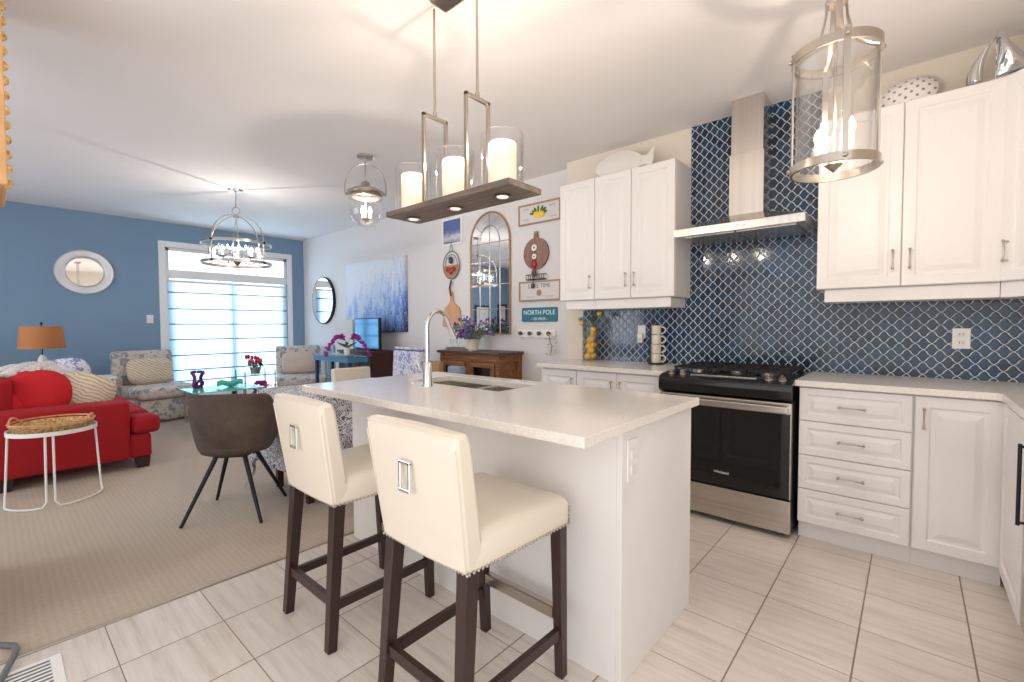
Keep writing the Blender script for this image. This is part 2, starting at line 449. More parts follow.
def arc(c, r, a0, a1, n, ax1=(1, 0, 0), ax2=(0, 0, 1)):
    c, A, C = Vector(c), Vector(ax1), Vector(ax2)
    return [c+A*r*math.cos(a0+(a1-a0)*i/n)+C*r*math.sin(a0+(a1-a0)*i/n) for i in range(n+1)]
XZ = lambda y: Matrix(((1, 0, 0, 0), (0, 0, -1, y), (0, 1, 0, 0), (0, 0, 0, 1)))   # poly (x,z), extrude toward -y from plane y
YZ = lambda x: Matrix(((0, 0, 1, x), (1, 0, 0, 0), (0, 1, 0, 0), (0, 0, 0, 1)))    # poly (y,z), extrude toward +x

# ------------------------------------------------------------------ room shell
XF, YL, XE, YS = -8.356, .144, .94, -5.6
struct('floor', B().box(-2.49, XE, -4.25, .0, -.1, 0), 'tile_floor')
struct('floor', B().box(XF, -2.49, YS, YL, -.1, .006), 'carpet')
struct('trim_1', B().box(-2.498, -2.486, -3.8, YL, 0, .008, .002), 'nickel')
struct('ceiling', B().box(XF-.15, XE+.15, YS-.1, YL+.2, H, H+.1), 'ceiling_paint')
struct('wall_stove', B().box(-2.5, XE+.15, 0, YL+.2, -.1, H), 'wall_beige')
struct('wall_north', B().box(XF-.15, -2.5, YL, YL+.2, -.1, H), 'wall_white')
struct('wall_east', B().box(XE, XE+.15, -2.6, 0, -.1, H), 'wall_beige')
# far blue wall with the patio door opening y -1.90..-.135, z .04..2.40
DY0, DY1, DZ0, DZ1 = -1.905, -.155, .05, 2.415
b = B().box(XF-.15, XF, YS-.1, DY0, -.1, H).box(XF-.15, XF, DY1, YL+.2, -.1, H).box(XF-.15, XF, DY0, DY1, DZ1, H).box(XF-.15, XF, DY0, DY1, -.1, DZ0)
struct('wall_west', b, 'wall_blue')
# south wall of the living room, two windows added to let daylight in
b = B().box(XF, -7.4, YS-.12, YS, -.1, H).box(-6.0, -5.3, YS-.12, YS, -.1, H).box(-3.9, -2.5, YS-.12, YS, -.1, H)
b.box(-7.4, -6.0, YS-.12, YS, -.1, .8).box(-7.4, -6.0, YS-.12, YS, 2.3, H).box(-5.3, -3.9, YS-.12, YS, -.1, .8).box(-5.3, -3.9, YS-.12, YS, 2.3, H)
struct('wall_south', b, 'wall_white')
for x0, n in ((-7.4, 1), (-5.3, 2)):
    b = B().box(x0-.06, x0, YS-.06, YS+.02, .74, 2.36).box(x0+1.4, x0+1.46, YS-.06, YS+.02, .74, 2.36).box(x0, x0+1.4, YS-.06, YS+.02, .74, .8).box(x0, x0+1.4, YS-.06, YS+.02, 2.3, 2.36)
    b.box(x0+.68, x0+.72, YS-.06, YS-.02, .8, 2.3)
    wo = struct('window_%d' % n, b, 'trim_white')
    B().box(x0, x0+1.4, YS-.05, YS-.045, .8, 2.3).done('pane', 'pane', wo)
struct('wall_stub', B().box(-3.5, -2.65, -3.80, -3.70, 0, H), 'wall_white')
# baseboards
struct('baseboard_west', B().box(XF, XF+.015, -4.2, DY0-.09, .006, .11, .004).box(XF, XF+.015, DY1+.09, YL, .006, .11, .004), 'trim_white')
struct('baseboard_north', B().box(XF+.015, -2.5, YL-.015, YL, .006, .11, .004), 'trim_white')
# patio door: casing, frame, transom, sliding panels
T = .085; XO = XF+.018
b = B().box(XF, XO, DY0-T, DY0, .006, DZ1+T, .004).box(XF, XO, DY1, DY1+T, .006, DZ1+T, .004).box(XF, XO, DY0, DY1, DZ1, DZ1+T, .004)
casing = struct('door_1', b, 'trim_white')
b = B().box(XF-.12, XF-.02, DY0, DY0+.045, DZ0, DZ1, .004).box(XF-.12, XF-.02, DY1-.045, DY1, DZ0, DZ1, .004)
b.box(XF-.12, XF-.02, DY0, DY1, DZ1-.05, DZ1, .004).box(XF-.12, XF-.02, DY0, DY1, DZ0, DZ0+.04, .004).box(XF-.12, XF-.0, DY0, DY1, 1.955, 2.085, .006)
b.box(XF-.08, XF-.04, -1.06, -.97, DZ0, 1.94, .004).box(XF-.10, XF-.06, DY0+.04, DY0+.11, DZ0, 1.94, .004).box(XF-.08, XF-.04, DY1-.11, DY1-.04, DZ0, 1.94, .004)
b.box(XF-.08, XF-.04, DY0+.04, DY1-.04, DZ0+.03, DZ0+.12, .004)
b.done('door_frame', 'trim_white', casing)
B().box(XF-.07, XF-.065, DY0+.05, -1.0, DZ0+.04, 1.93).done('pane', 'pane', casing)
B().box(XF-.06, XF-.055, -1.0, DY1-.05, DZ0+.04, 1.93).done('pane', 'pane', casing)
B().box(XF-.07, XF-.065, DY0+.05, DY1-.05, 2.085, 2.365).done('pane', 'pane', casing)
# outside: balcony deck and railing
b = B().box(-10.4, XF-.16, -3.2, 1.2, -.12, -.02)
struct('trim_deck', b, 'wood_frame')
t = thing('balcony_railing', 'pale balcony railing seen under the hem of the patio blind', 'railing', (-9.2, -1, -.02))
B().box(-9.22, -9.18, -3.1, 1.1, .86, .92).done('rail', 'trim_white', t)
for i in range(24): B().box(-9.212, -9.188, -3.0+i*.17, -2.976+i*.17, -.02, .87).done('baluster', 'trim_white', t)
# light-filtering blinds, one per door panel
for y0, y1, lb in ((DY0+.02, -1.018, 'wide white flat-fold blind over the left panel of the patio door'), (-1.0, DY1-.02, 'white flat-fold blind over the right panel of the patio door, beside the armchair')):
    t = thing('roman_blind', lb, 'blind', (XF+.01, (y0+y1)/2, .40), 0, 'patio door blinds')
    zs = [1.90, 1.748, 1.50, 1.27, 1.035, .795, .57, .40]
    for k in range(7):
        B().surf(lambda u, v, k=k: Vector((XF+.004+.006*math.sin(PI*v), y0+(y1-y0)*u, zs[k+1]+(zs[k]-zs[k+1])*v)), 4, 6).done('fold', 'shade_cloth', t, 60)
        B().box(XF-.002, XF+.016, y0, y1, zs[k+1]-.009, zs[k+1]+.007, .002).done('batten', 'batten_grey', t)
    B().box(XF-.02, XF+.02, y0, y1, 1.895, 1.93, .004).done('head_rail', 'trim_white', t)
# switch plate by the door
t = thing('light_switch', 'small white switch plate on the blue wall left of the patio door', 'light switch', (XF, -2.107, 1.28))
B().box(XF, XF+.006, -2.147, -2.067, 1.283, 1.403, .002).done('plate', 'plastic_white', t)
B().box(XF+.006, XF+.010, -2.122, -2.092, 1.31, 1.376, .001).done('rocker', 'plastic_white', t)

# ------------------------------------------------------------------ backsplash
one('tile_backsplash', 'blue lantern-shaped tile backsplash with pale grout behind the stove', 'backsplash',
    B().box(-2.31, -1.324, -.010, 0, .92, 1.46).box(-1.324, -.445, -.010, 0, .90, H).box(-.445, XE, -.010, 0, .92, 1.46), 'arabesque', base=(0, 0, 0))

# ------------------------------------------------------------------ cabinets
def pull(parent, p, axis, n, L=.10, mat='nickel'):
    """bow pull with bulb ends; p centre on the surface, axis along, n outward"""
    p, a, n = Vector(p), Vector(axis), Vector(n); b = B()
    pts = [p+a*(L/2)*math.sin(PI/2*s)+n*(.026-.004*math.cos(PI*s)) for s in [i/8-1 for i in range(17)]]
    rr = [.0062 if abs(i-8) > 6 else .0036+.0022*(abs(i-8)/8)**2 for i in range(17)]
    b.tube(pts, rr, 8)
    for s in (-1, 1):
        b.cyl(p+a*s*(L/2-.006), p+a*s*(L/2-.006)+n*.028, .0045, None, 10); b.ball(p+a*s*(L/2-.003)+n*.028, .0075, (1, 1, 1), 10, 6)
    return b.done('handle', mat, parent, 60)
def wall_cab(x0, x1, zt, zb, doors, label, hside, railx):
    t = thing('wall_cabinet', label, 'wall cabinet', ((x0+x1)/2, -.16, 1.37), 0, None)
    B().box(x0, x1, -.311, -.002, zb, zt, .002).done('carcass', 'white_paint', t)
    B().box(railx[0], railx[1], -.30, -.012, 1.37, zb-.001, .003).done('light_rail', 'white_paint', t)
    for (a, c), hs in zip(doors, hside):
        d = B().panel((a+.002, -.312, zb+.003), (1, 0, 0), (0, 0, 1), c-a-.004, zt-zb-.006).done('door', 'white_paint', t)
        hx = c-.036 if hs > 0 else a+.036
        pull(d, (hx, -.331, zb+.148), (0, 0, 1), (0, -1, 0), .105)
    return t
ZT, ZB = 2.455, 1.447
wall_cab(-2.346, -1.999, ZT, ZB, [(-2.346, -1.999)], 'single-door white wall cabinet, leftmost of the upper cabinets', (1,), (-2.30, -1.999))
wall_cab(-1.998, -1.323, ZT, ZB, [(-1.998, -1.671), (-1.671, -1.323)], 'double-door white wall cabinet immediately left of the range hood', (1, -1), (-1.998, -1.36))
wall_cab(-.445, .331, ZT, ZB, [(-.445, -.052), (-.052, .331)], 'double-door white wall cabinet immediately right of the range hood', (1, -1), (-.405, .331))
# diagonal corner wall cabinet
t = thing('corner_wall_cabinet', 'diagonal white corner wall cabinet at the right edge of the picture', 'wall cabinet', (.63, -.3, 1.37))
B().prism([(.333, -.002), (.333, -.311), (.648, -.622), (.938, -.622), (.938, -.002)], ZB, ZT).done('carcass', 'white_paint', t)
B().prism([(.333, -.012), (.333, -.298), (.640, -.604), (.925, -.604), (.925, -.012)], 1.37, ZB-.001).done('light_rail', 'white_paint', t)
q = math.sqrt(.5)
d = B().panel((.337+.0, -.3135, ZB+.003), (q, -q, 0), (0, 0, 1), .436, ZT-ZB-.006).done('door', 'white_paint', t)
pull(d, Vector((.337, -.3135, ZB+.148))+Vector((q, -q, 0))*.035+Vector((-q, -q, 0))*.019, (0, 0, 1), (-q, -q, 0), .105)
def base_cab(x0, x1, label, fronts, end=None):
    """fronts: list of (kind, x0, x1, z0, z1, handle)"""
    t = thing('base_cabinet', label, 'base cabinet', ((x0+x1)/2, -.3, 0))
    B().box(x0, x1, -.60, -.002, .10, .885, .001).done('carcass', 'white_paint', t)
    B().box(x0, x1, -.56, -.545, 0, .10).done('toe_kick', 'white_paint', t)
    for kind, a, c, z0, z1, hp in fronts:
        d = B().panel((a+.002, -.601, z0+.002), (1, 0, 0), (0, 0, 1), c-a-.004, z1-z0-.004).done(kind, 'white_paint', t)
        if kind == 'drawer': pull(d, ((a+c)/2, -.620, (z0+z1)/2), (1, 0, 0), (0, -1, 0), .115)
        else: pull(d, (c-.035 if hp > 0 else a+.035, -.620, z1-.11), (0, 0, 1), (0, -1, 0), .10)
    return t
base_cab(-2.335, -1.985, 'white base cabinet at the far left end of the stove-wall counter', [('door', -2.33, -1.985, .105, .88, 1)])
base_cab(-1.984, -1.285, 'double-door white base cabinet immediately left of the range', [('door', -1.984, -1.634, .105, .88, 1), ('door', -1.634, -1.287, .105, .88, -1)])
zz = [.105, .300, .495, .690, .88]
base_cab(-.478, .016, 'white base cabinet with four drawers immediately right of the range', [('drawer', -.478, .013, zz[i], zz[i+1], 0) for i in (3, 2, 1, 0)])
base_cab(.017, .338, 'single-door white base cabinet between the drawer stack and the right-hand corner', [('door', .020, .338, .105, .88, -1)])
t = thing('corner_base_cabinet', 'narrow white cabinet panel turning the right-hand corner beside the dishwasher', 'base cabinet', (.64, -.9, 0))
B().box(.341, .938, -1.15, -.002, .10, .885, .001).done('carcass', 'white_paint', t)
B().box(.38, .395, -1.15, -.56, 0, .10).done('toe_kick', 'white_paint', t)
B().panel((.3405, -.640, .107), (0, -1, 0), (0, 0, 1), .505, .77, .019).done('door', 'white_paint', t)
t = thing('dishwasher', 'stainless steel dishwasher with dark upright handle at the far right edge', 'dishwasher', (.65, -1.45, 0))
B().box(.38, .938, -1.752, -1.153, .10, .88).done('tub', 'black_matte', t)
B().box(.326, .379, -1.75, -1.156, .115, .875, .004).done('door', 'steel', t)
b = B().tube([(.306, -1.20, .50), (.306, -1.20, .80)], .006, 10)
b.cyl((.306, -1.20, .51), (.328, -1.20, .51), .005, None, 8).cyl((.306, -1.20, .79), (.328, -1.20, .79), .005, None, 8); b.done('handle', 'black_metal', t, 50)
B().box(.40, .43, -1.75, -1.156, 0, .10).done('toe_kick', 'black_matte', t)
one('countertop', 'pale quartz countertop left of the range holding the lemon vase', 'countertop', B().box(-2.365, -1.268, -.645, -.0105, .886, .92, .004), 'quartz')
b = B().prism([(-.497, -.0105), (-.497, -.64), (.297, -.64), (.315, -.66), (.315, -2.4), (.938, -2.4), (.938, -.0105)], .886, .92, None, .003)
one('countertop', 'pale quartz countertop running from the right of the range around the corner', 'countertop', b, 'quartz')

# ------------------------------------------------------------------ island
IX0, IX1, IY0, IY1 = -2.46, -.690, -2.562, -1.630
t = thing('kitchen_island', 'white kitchen island body with plain panels under the pale worktop', 'kitchen island', (-1.55, -1.95, 0))
b = B().box(-2.43, -.742, -2.262, -1.66, 0, .60).box(-2.43, -.742, -2.262, -2.16, .60, .885).box(-2.43, -.742, -1.70, -1.66, .60, .885).box(-2.43, -2.23, -2.16, -1.70, .60, .885).box(-1.45, -.742, -2.16, -1.70, .60, .885)
b.done('carcass', 'white_paint', t)
B().box(-.742, -.722, -2.277, -1.638, 0, .886, .002).done('end_panel', 'white_paint', t)
B().box(-2.45, -2.43, -2.277, -1.652, 0, .886, .002).done('end_panel', 'white_paint', t)
B().box(-2.43, -.742, -2.277, -2.262, 0, .886, .001).done('back_panel', 'white_paint', t)
for k in range(4):
    x0 = -2.42+k*.42
    d = B().panel((x0+.416, -1.66, .12), (-1, 0, 0), (0, 0, 1), .412, .75).done('door', 'white_paint', t)
    pull(d, (x0+(.37 if k % 2 == 0 else .05), -1.641, .76), (0, 0, 1), (0, 1, 0), .1)
# counter with two sink cut-outs
SX0, SXM0, SXM1, SX1, SY0, SY1 = -2.20, -1.80, -1.765, -1.49, -2.055, -1.745
t = thing('island_worktop', 'long pale quartz worktop on the kitchen island with a sink cut-out', 'countertop', (-1.57, -2.1, .886))
b = B()
def slab(bm):
    xs = [IX0, SX0, SX1, IX1]; ys = [IY0, SY0, SY1, IY1]
    for z, fl in ((.92, False), (.886, True)):
        V = [[bm.verts.new((x, y, z)) for y in ys] for x in xs]
        for i in range(3):
            for j in range(3):
                if i == 1 and j == 1: continue
                f = [V[i][j], V[i+1][j], V[i+1][j+1], V[i][j+1]]; bm.faces.new(f[::-1] if fl else f)
        if fl: lo = V
        else: hi = V
    def side(seq):
        for (a, c) in zip(seq, seq[1:]+seq[:1]): bm.faces.new((hi[a[0]][a[1]], lo[a[0]][a[1]], lo[c[0]][c[1]], hi[c[0]][c[1]]))
    side([(0, 0), (1, 0), (2, 0), (3, 0), (3, 1), (3, 2), (3, 3), (2, 3), (1, 3), (0, 3), (0, 2), (0, 1)])
    side([(1, 1), (1, 2), (2, 2), (2, 1)])
    bmesh.ops.recalc_face_normals(bm, faces=bm.faces)
b._add(slab); b.done('slab', 'quartz', t, bev=.004)
t = thing('double_sink', 'undermount stainless double sink set in the island worktop', 'sink', (-1.86, -1.9, .7))
def bowl(x0, x1, y0, y1, zt, zb):
    def f(bm):
        V = []
        for ins, z in ((-.012, zt), (0, zt), (.006, zb+.03), (.03, zb)):
            V.append([bm.verts.new(p) for p in ((x0+ins, y0+ins, z), (x1-ins, y0+ins, z), (x1-ins, y1-ins, z), (x0+ins, y1-ins, z))])
        for A, C in zip(V, V[1:]):
            for k in range(4): bm.faces.new((A[k], A[(k+1) % 4], C[(k+1) % 4], C[k]))
        bm.faces.new(V[-1])
    return f
for a, c in ((SX0+.004, SXM0), (SXM1, SX1-.004)):
    bw = B()._add(bowl(a, c, SY0+.004, SY1-.004, .884, .70)).done('bowl', 'steel', t, solid=.002)
    B().cyl(((a+c)/2, -1.9, .702), ((a+c)/2, -1.9, .707), .042).done('drain', 'chrome', bw, 40)
B().box(SXM0, SXM1, SY0+.002, SY1-.002, .86, .893, .004).done('divider', 'steel', t)
# faucet
fx, fy = -1.905, -2.155
t = thing('kitchen_faucet', 'tall chrome gooseneck faucet standing at the island sink', 'faucet', (fx, fy, .92))
B().lathe([(0, 0), (.028, 0), (.028, .006), (.024, .012), (.024, .115), (.016, .125), (0, .125)], (fx, fy, .92)).done('base', 'chrome', t, 40)
dr = Vector((-.10, .995, 0)).normalized()
pts = [(fx, fy, 1.04), (fx, fy, 1.20)] + [Vector((fx, fy, 1.225))+dr*(.082-.082*math.cos(a))+Vector((0, 0, .088*math.sin(a))) for a in [R(x) for x in range(0, 168, 12)]]
B().tube(pts, .0125, 14).done('spout', 'chrome', t, 60)
e = Vector(pts[-1]); dn = (e-Vector(pts[-2])).normalized()
B().tube([e, e+dn*.05, e+dn*.095], [.014, .0155, .017], 14).done('spray_head', 'chrome', t, 50)
B().tube([(fx, fy, .99), (fx-.045, fy-.008, 1.0), (fx-.075, fy-.012, 1.055)], [.008, .007, .005], 10).done('lever', 'chrome', t, 60)
B().lathe([(0, 0), (.016, 0), (.014, .006), (0, .008)], (-2.06, -2.13, .92), 18).done('hole_cover', 'chrome', t, 40)
# outlet on island end
X = -.722
t = thing('wall_outlet', 'white outlet plate on the end panel of the island', 'outlet', (X, -2.207, .70))
B().box(X, X+.007, -2.245, -2.168, .70, .845, .003).done('plate', 'plastic_white', t)
for z in (.735, .79): B().box(X+.006, X+.010, -2.222, -2.190, z-.015, z+.018, .002).done('socket', 'ceramic_white', t)
t = thing('wall_outlet', 'white outlet plate on the blue tiles below the right wall cabinet', 'outlet', (.214, -.01, 1.095))
B().box(.176, .252, -.017, -.0105, 1.095, 1.212, .003).done('plate', 'plastic_white', t)
for z in (1.13, 1.178):
    s_ = B().box(.198, .230, -.020, -.016, z-.016, z+.016, .002).done('socket', 'ceramic_white', t)
    B().box(.205, .208, -.0208, -.0198, z-.006, z+.006).box(.219, .222, -.0208, -.0198, z-.006, z+.006).done('slot', 'black_matte', s_)

# ------------------------------------------------------------------ range
RX0, RX1 = -1.262, -.500
t = thing('gas_range', 'slide-in gas range with black oven door and stainless drawer under the hood', 'range', (-.88, -.35, 0))
B().box(RX0, RX1, -.655, -.015, .03, .905, .002).done('body', 'black_matte', t)
for x in (RX0+.05, RX1-.05):
    for y in (-.6, -.08): B().cyl((x, y, 0), (x, y, .032), .015).done('leveling_foot', 'black_matte', t)
B().box(RX0, RX1, -.690, -.657, .035, .225, .004).done('storage_drawer', 'steel', t)
d = B().box(RX0, RX1, -.695, -.657, .238, .765, .004).done('oven_door', 'oven_glass', t)
for xx in (RX0-.0005, RX1-.006): B().box(xx, xx+.0065, -.697, -.657, .238, .765, .001).done('edge_trim', 'steel', d)
B().box(RX0, RX1, -.702, -.657, .725, .790, .004).done('door_cap', 'steel', d)
hb = B().box(RX0+.015, RX1-.015, -.748, -.728, .735, .775, .006)
hb.box(RX0+.015, RX0+.035, -.73, -.70, .740, .770, .002).box(RX1-.035, RX1-.015, -.73, -.70, .740, .770, .002).done('handle', 'steel', d)
b = B().prism([(-.655, .795), (-.700, .797), (-.722, .815), (-.728, .86), (-.715, .897), (-.67, .912), (-.60, .918), (-.60, .795)], RX0-.004, RX1+.004, YZ(0))
b.done('control_panel', 'black_gloss', t, 40)
B().box(RX0-.004, RX1+.004, -.60, -.012, .906, .921, .004).done('cooktop', 'black_gloss', t)
for x in (-1.205, -1.13, -.625, -.555):
    kb = B().lathe([(.022, 0), (.022, .006), (.017, .010), (.015, .028), (0, .030)], (x, -.655, .910), 18, Matrix.Rotation(R(20), 4, 'X')).done('knob', 'nickel', t, 40)
    B().box(x-.0035, x+.0035, -.667, -.643, .932, .944, .001).done('grip', 'nickel', kb)
B().box(-1.08, -.69, -.645, -.640, .9135, .9165).box(-1.08, -.69, -.672, -.645, .910, .914).done('display_strip', 'steel', t)
# burners + grates
for x, y, r in ((-1.09, -.46, .045), (-1.09, -.18, .036), (-.88, -.32, .05), (-.67, -.46, .045), (-.67, -.18, .036)):
    bu = B().lathe([(r, 0), (r, .010), (r*.8, .014), (r*.8, .020), (0, .022)], (x, y, .920), 20).done('burner', 'nickel', t, 40)
    B().lathe([(r*.7, 0), (r*.7, .006), (0, .008)], (x, y, .941), 20).done('burner_cap', 'cast_iron', bu, 40)
for k in range(3):
    a, c = -1.215+k*.228, -1.215+(k+1)*.228-.006; b = B()
    for y in (-.585, -.33, -.06): b.box(a, c, y-.006, y+.006, .945, .957, .002)
    for x in (a+.006, (a+c)/2, c-.006): b.box(x-.006, x+.006, -.585, -.06, .945, .957, .002)
    for y in (-.46, -.19): b.box(a, c, y-.005, y+.005, .945, .957, .002)
    for x in (a+.01, c-.01):
        for y in (-.575, -.07): b.box(x-.006, x+.006, y-.006, y+.006, .921, .947)
    b.done('grate', 'cast_iron', t)
def text(s_, size, mat, name, parent, loc, rot=(R(90), 0, 0), ext=.0006, align='CENTER', shear=0):
    cu = bpy.data.curves.new(name, 'FONT'); cu.body = s_; cu.size = size; cu.extrude = ext; cu.align_x = align; cu.align_y = 'CENTER'; cu.shear = shear
    o = bpy.data.objects.new(name, cu); col.objects.link(o)
    dg = bpy.context.evaluated_depsgraph_get(); me = bpy.data.meshes.new_from_object(o.evaluated_get(dg)); bpy.data.objects.remove(o)
    o = bpy.data.objects.new(name, me); col.objects.link(o); me.materials.clear(); me.materials.append(MA(mat)); o.parent = parent
    W = wloc(parent); M = W.inverted() @ (Matrix.Translation(loc) @ Matrix.LocRotScale(None, __import__('mathutils').Euler(rot), None))
    me.transform(M); return o
text('Whirlpool', .021, 'text_white', 'brand_mark', d, (-.872, -.696, .322))

# ------------------------------------------------------------------ hood
t = thing('range_hood', 'stainless steel chimney range hood on the blue tiled wall', 'range hood', (-.87, -.25, 1.84))
hx0, hx1 = -1.262, -.482
def hoodbody(bm):
    V = []
    for (x0, x1, y0, z) in ((hx0, hx1, -.50, 1.842), (hx0, hx1, -.50, 1.895), (-.985, -.744, -.275, 1.985)):
        V.append([bm.verts.new(p) for p in ((x0, y0, z), (x1, y0, z), (x1, -.0105, z), (x0, -.0105, z))])
    for A, C in zip(V, V[1:]):
        for k in range(4): bm.faces.new((A[k], A[(k+1) % 4], C[(k+1) % 4], C[k]))
    bm.faces.new(V[0][::-1]); bm.faces.new(V[-1]); bmesh.ops.recalc_face_normals(bm, faces=bm.faces)
B()._add(hoodbody).done('canopy', 'hood_steel', t, bev=.003)
B().box(-.972, -.757, -.262, -.0105, 1.98, 2.40, .003).done('chimney_lower', 'hood_steel', t)
B().box(-.964, -.765, -.254, -.0105, 2.40, H, .003).done('chimney_upper', 'hood_steel', t)
B().box(hx0+.05, -.88, -.46, -.06, 1.835, 1.8425, .002).done('filter', 'steel', t)
B().box(-.87, hx1-.05, -.46, -.06, 1.835, 1.8425, .002).done('filter', 'steel', t)
for i in range(4): B().cyl((-.93+i*.04, -.502, 1.868), (-.93+i*.04, -.4995, 1.868), .007, None, 12).done('button', 'nickel', t)

# ------------------------------------------------------------------ bar stools
def stool(cx, label):
    cy = -2.6
    t = thing('bar_stool', label, 'bar stool', (cx, cy, 0), 0, 'cream bar stools at the island')
    P = lambda x, y, z: (cx+x, cy+y, z)
    # seat cushion
    def seat(u, v): pass
    b = B()
    def f(bm):
        prof = [(0, .548), (0, .625), (.012, .648), (.035, .657), (.09, .662)]; V = []
        for ins, z in prof:
            w0, w1 = .197-ins, .218-ins; y0, y1 = -.20+ins, .243-ins
            V.append([bm.verts.new(P(*p, z)) for p in ((-w0, y0), (w0, y0), (w1, y1), (-w1, y1))])
        for A, C in zip(V, V[1:]):
            for k in range(4): bm.faces.new((A[k], A[(k+1) % 4], C[(k+1) % 4], C[k]))
        bm.faces.new(V[0][::-1]); bm.faces.new(V[-1]); bmesh.ops.recalc_face_normals(bm, faces=bm.faces)
    s_ = b._add(f).done('seat', 'leather_cream', t, 180, bev=.012)
    # backrest: tapering, leaning back
    def g(bm):
        n = 10; L = []
        for i in range(n+1):
            k = i/n; z = .548+(.955-.548)*k; yo = -.222-.058*k; yi = -.145-.075*k-.0*k; w = .196+.020*k
            if i == n: yo += .006; yi -= .006; w -= .004
            row = []
            for (x, y) in ((-w, yo+.0), (-w*.5, yo-.006), (0, yo-.008), (w*.5, yo-.006), (w, yo), (w, yi), (w*.5, yi+.004), (0, yi+.006), (-w*.5, yi+.004), (-w, yi)):
                zz_ = z - (.0 if i < n else .004*abs(x)/w)
                row.append(bm.verts.new(P(x, y, zz_)))
            L.append(row)
        for A, C in zip(L, L[1:]):
            for k in range(10): bm.faces.new((A[k], A[(k+1) % 10], C[(k+1) % 10], C[k]))
        bm.faces.new(L[0][::-1]); bm.faces.new(L[-1]); bmesh.ops.recalc_face_normals(bm, faces=bm.faces)
    br = B()._add(g).done('backrest', 'leather_cream', t, 60, bev=.014)
    # piping seams
    b = B()
    for s in (-1, 1): b.tube([P(s*(.192+.020*k), -.2205-.058*k-.001, .56+.40*k) for k in [i/8 for i in range(8)]], .0022, 6)
    b.tube([P(-.205, -.276, .945), P(0, -.286, .948), P(.205, -.276, .945)], .0022, 6); b.done('piping', 'leather_cream', br, 60)
    # nailheads
    b = B()
    def row(p0, p1, n):
        for i in range(n+1):
            k = i/n; b.ball([p0[j]+(p1[j]-p0[j])*k for j in range(3)], .0054, (1, 1, 1), 8, 4)
    row(P(-.198, -.222, .556), P(.198, -.222, .556), 24); row(P(.199, -.215, .556), P(.219, .238, .556), 27)
    row(P(-.199, -.215, .556), P(-.219, .238, .556), 27); row(P(.219, .240, .556), P(.219, .240, .61), 4); row(P(-.219, .240, .556), P(-.219, .240, .61), 4)
    row(P(-.215, .245, .556), P(.215, .245, .556), 26)
    b.done('nailhead_trim', 'nickel', t, 60)
    # pull ring
    k = (.80-.548)/.417; y = -.230-.058*k
    pr = B().box(cx-.017, cx+.017, cy+y-.006, cy+y+.004, .835, .865, .003).cyl((cx-.02, cy+y-.012, .842), (cx+.02, cy+y-.012, .842), .008, None, 12).done('pull_mount', 'chrome', t)
    b = B()
    for a in (-1, 1): b.box(cx+a*.022-.005, cx+a*.022+.005, cy+y-.020, cy+y-.011, .765, .845, .002)
    b.box(cx-.027, cx+.027, cy+y-.020, cy+y-.011, .755, .766, .002).box(cx-.027, cx+.027, cy+y-.020, cy+y-.011, .838, .848, .002).done('ring', 'chrome', pr)
    # legs
    for s in (-1, 1):
        B().bar(P(s*.172, -.195, .552), P(s*.186, -.238, 0), .046, .046, .034, .036).done('leg', 'espresso', t, bev=.002)
        B().bar(P(s*.190, .216, .552), P(s*.186, .238, 0), .042, .042, .032, .032).done('leg', 'espresso', t, bev=.002)
    for s in (-1, 1): B().bar(P(s*.180, -.228, .165), P(s*.188, .230, .165), .020, .036).done('stretcher', 'espresso', t, bev=.001)
    B().bar(P(-.182, -.226, .185), P(.182, -.226, .185), .036, .020, xdir=(0, 0, 1)).done('stretcher', 'espresso', t, bev=.001)
    f_ = B().bar(P(-.186, .230, .225), P(.186, .230, .225), .036, .022, xdir=(0, 0, 1)).done('footrest', 'espresso', t, bev=.001)
    B().box(cx-.165, cx+.165, cy+.215, cy+.245, .243, .247).box(cx-.165, cx+.165, cy+.214, cy+.2185, .208, .247).done('kick_plate', 'nickel', f_)
    return t
stool(-1.095, 'cream leather bar stool with nailhead trim nearest the camera')
stool(-1.825, 'cream leather bar stool with dark legs, the farther one beside the carpet')

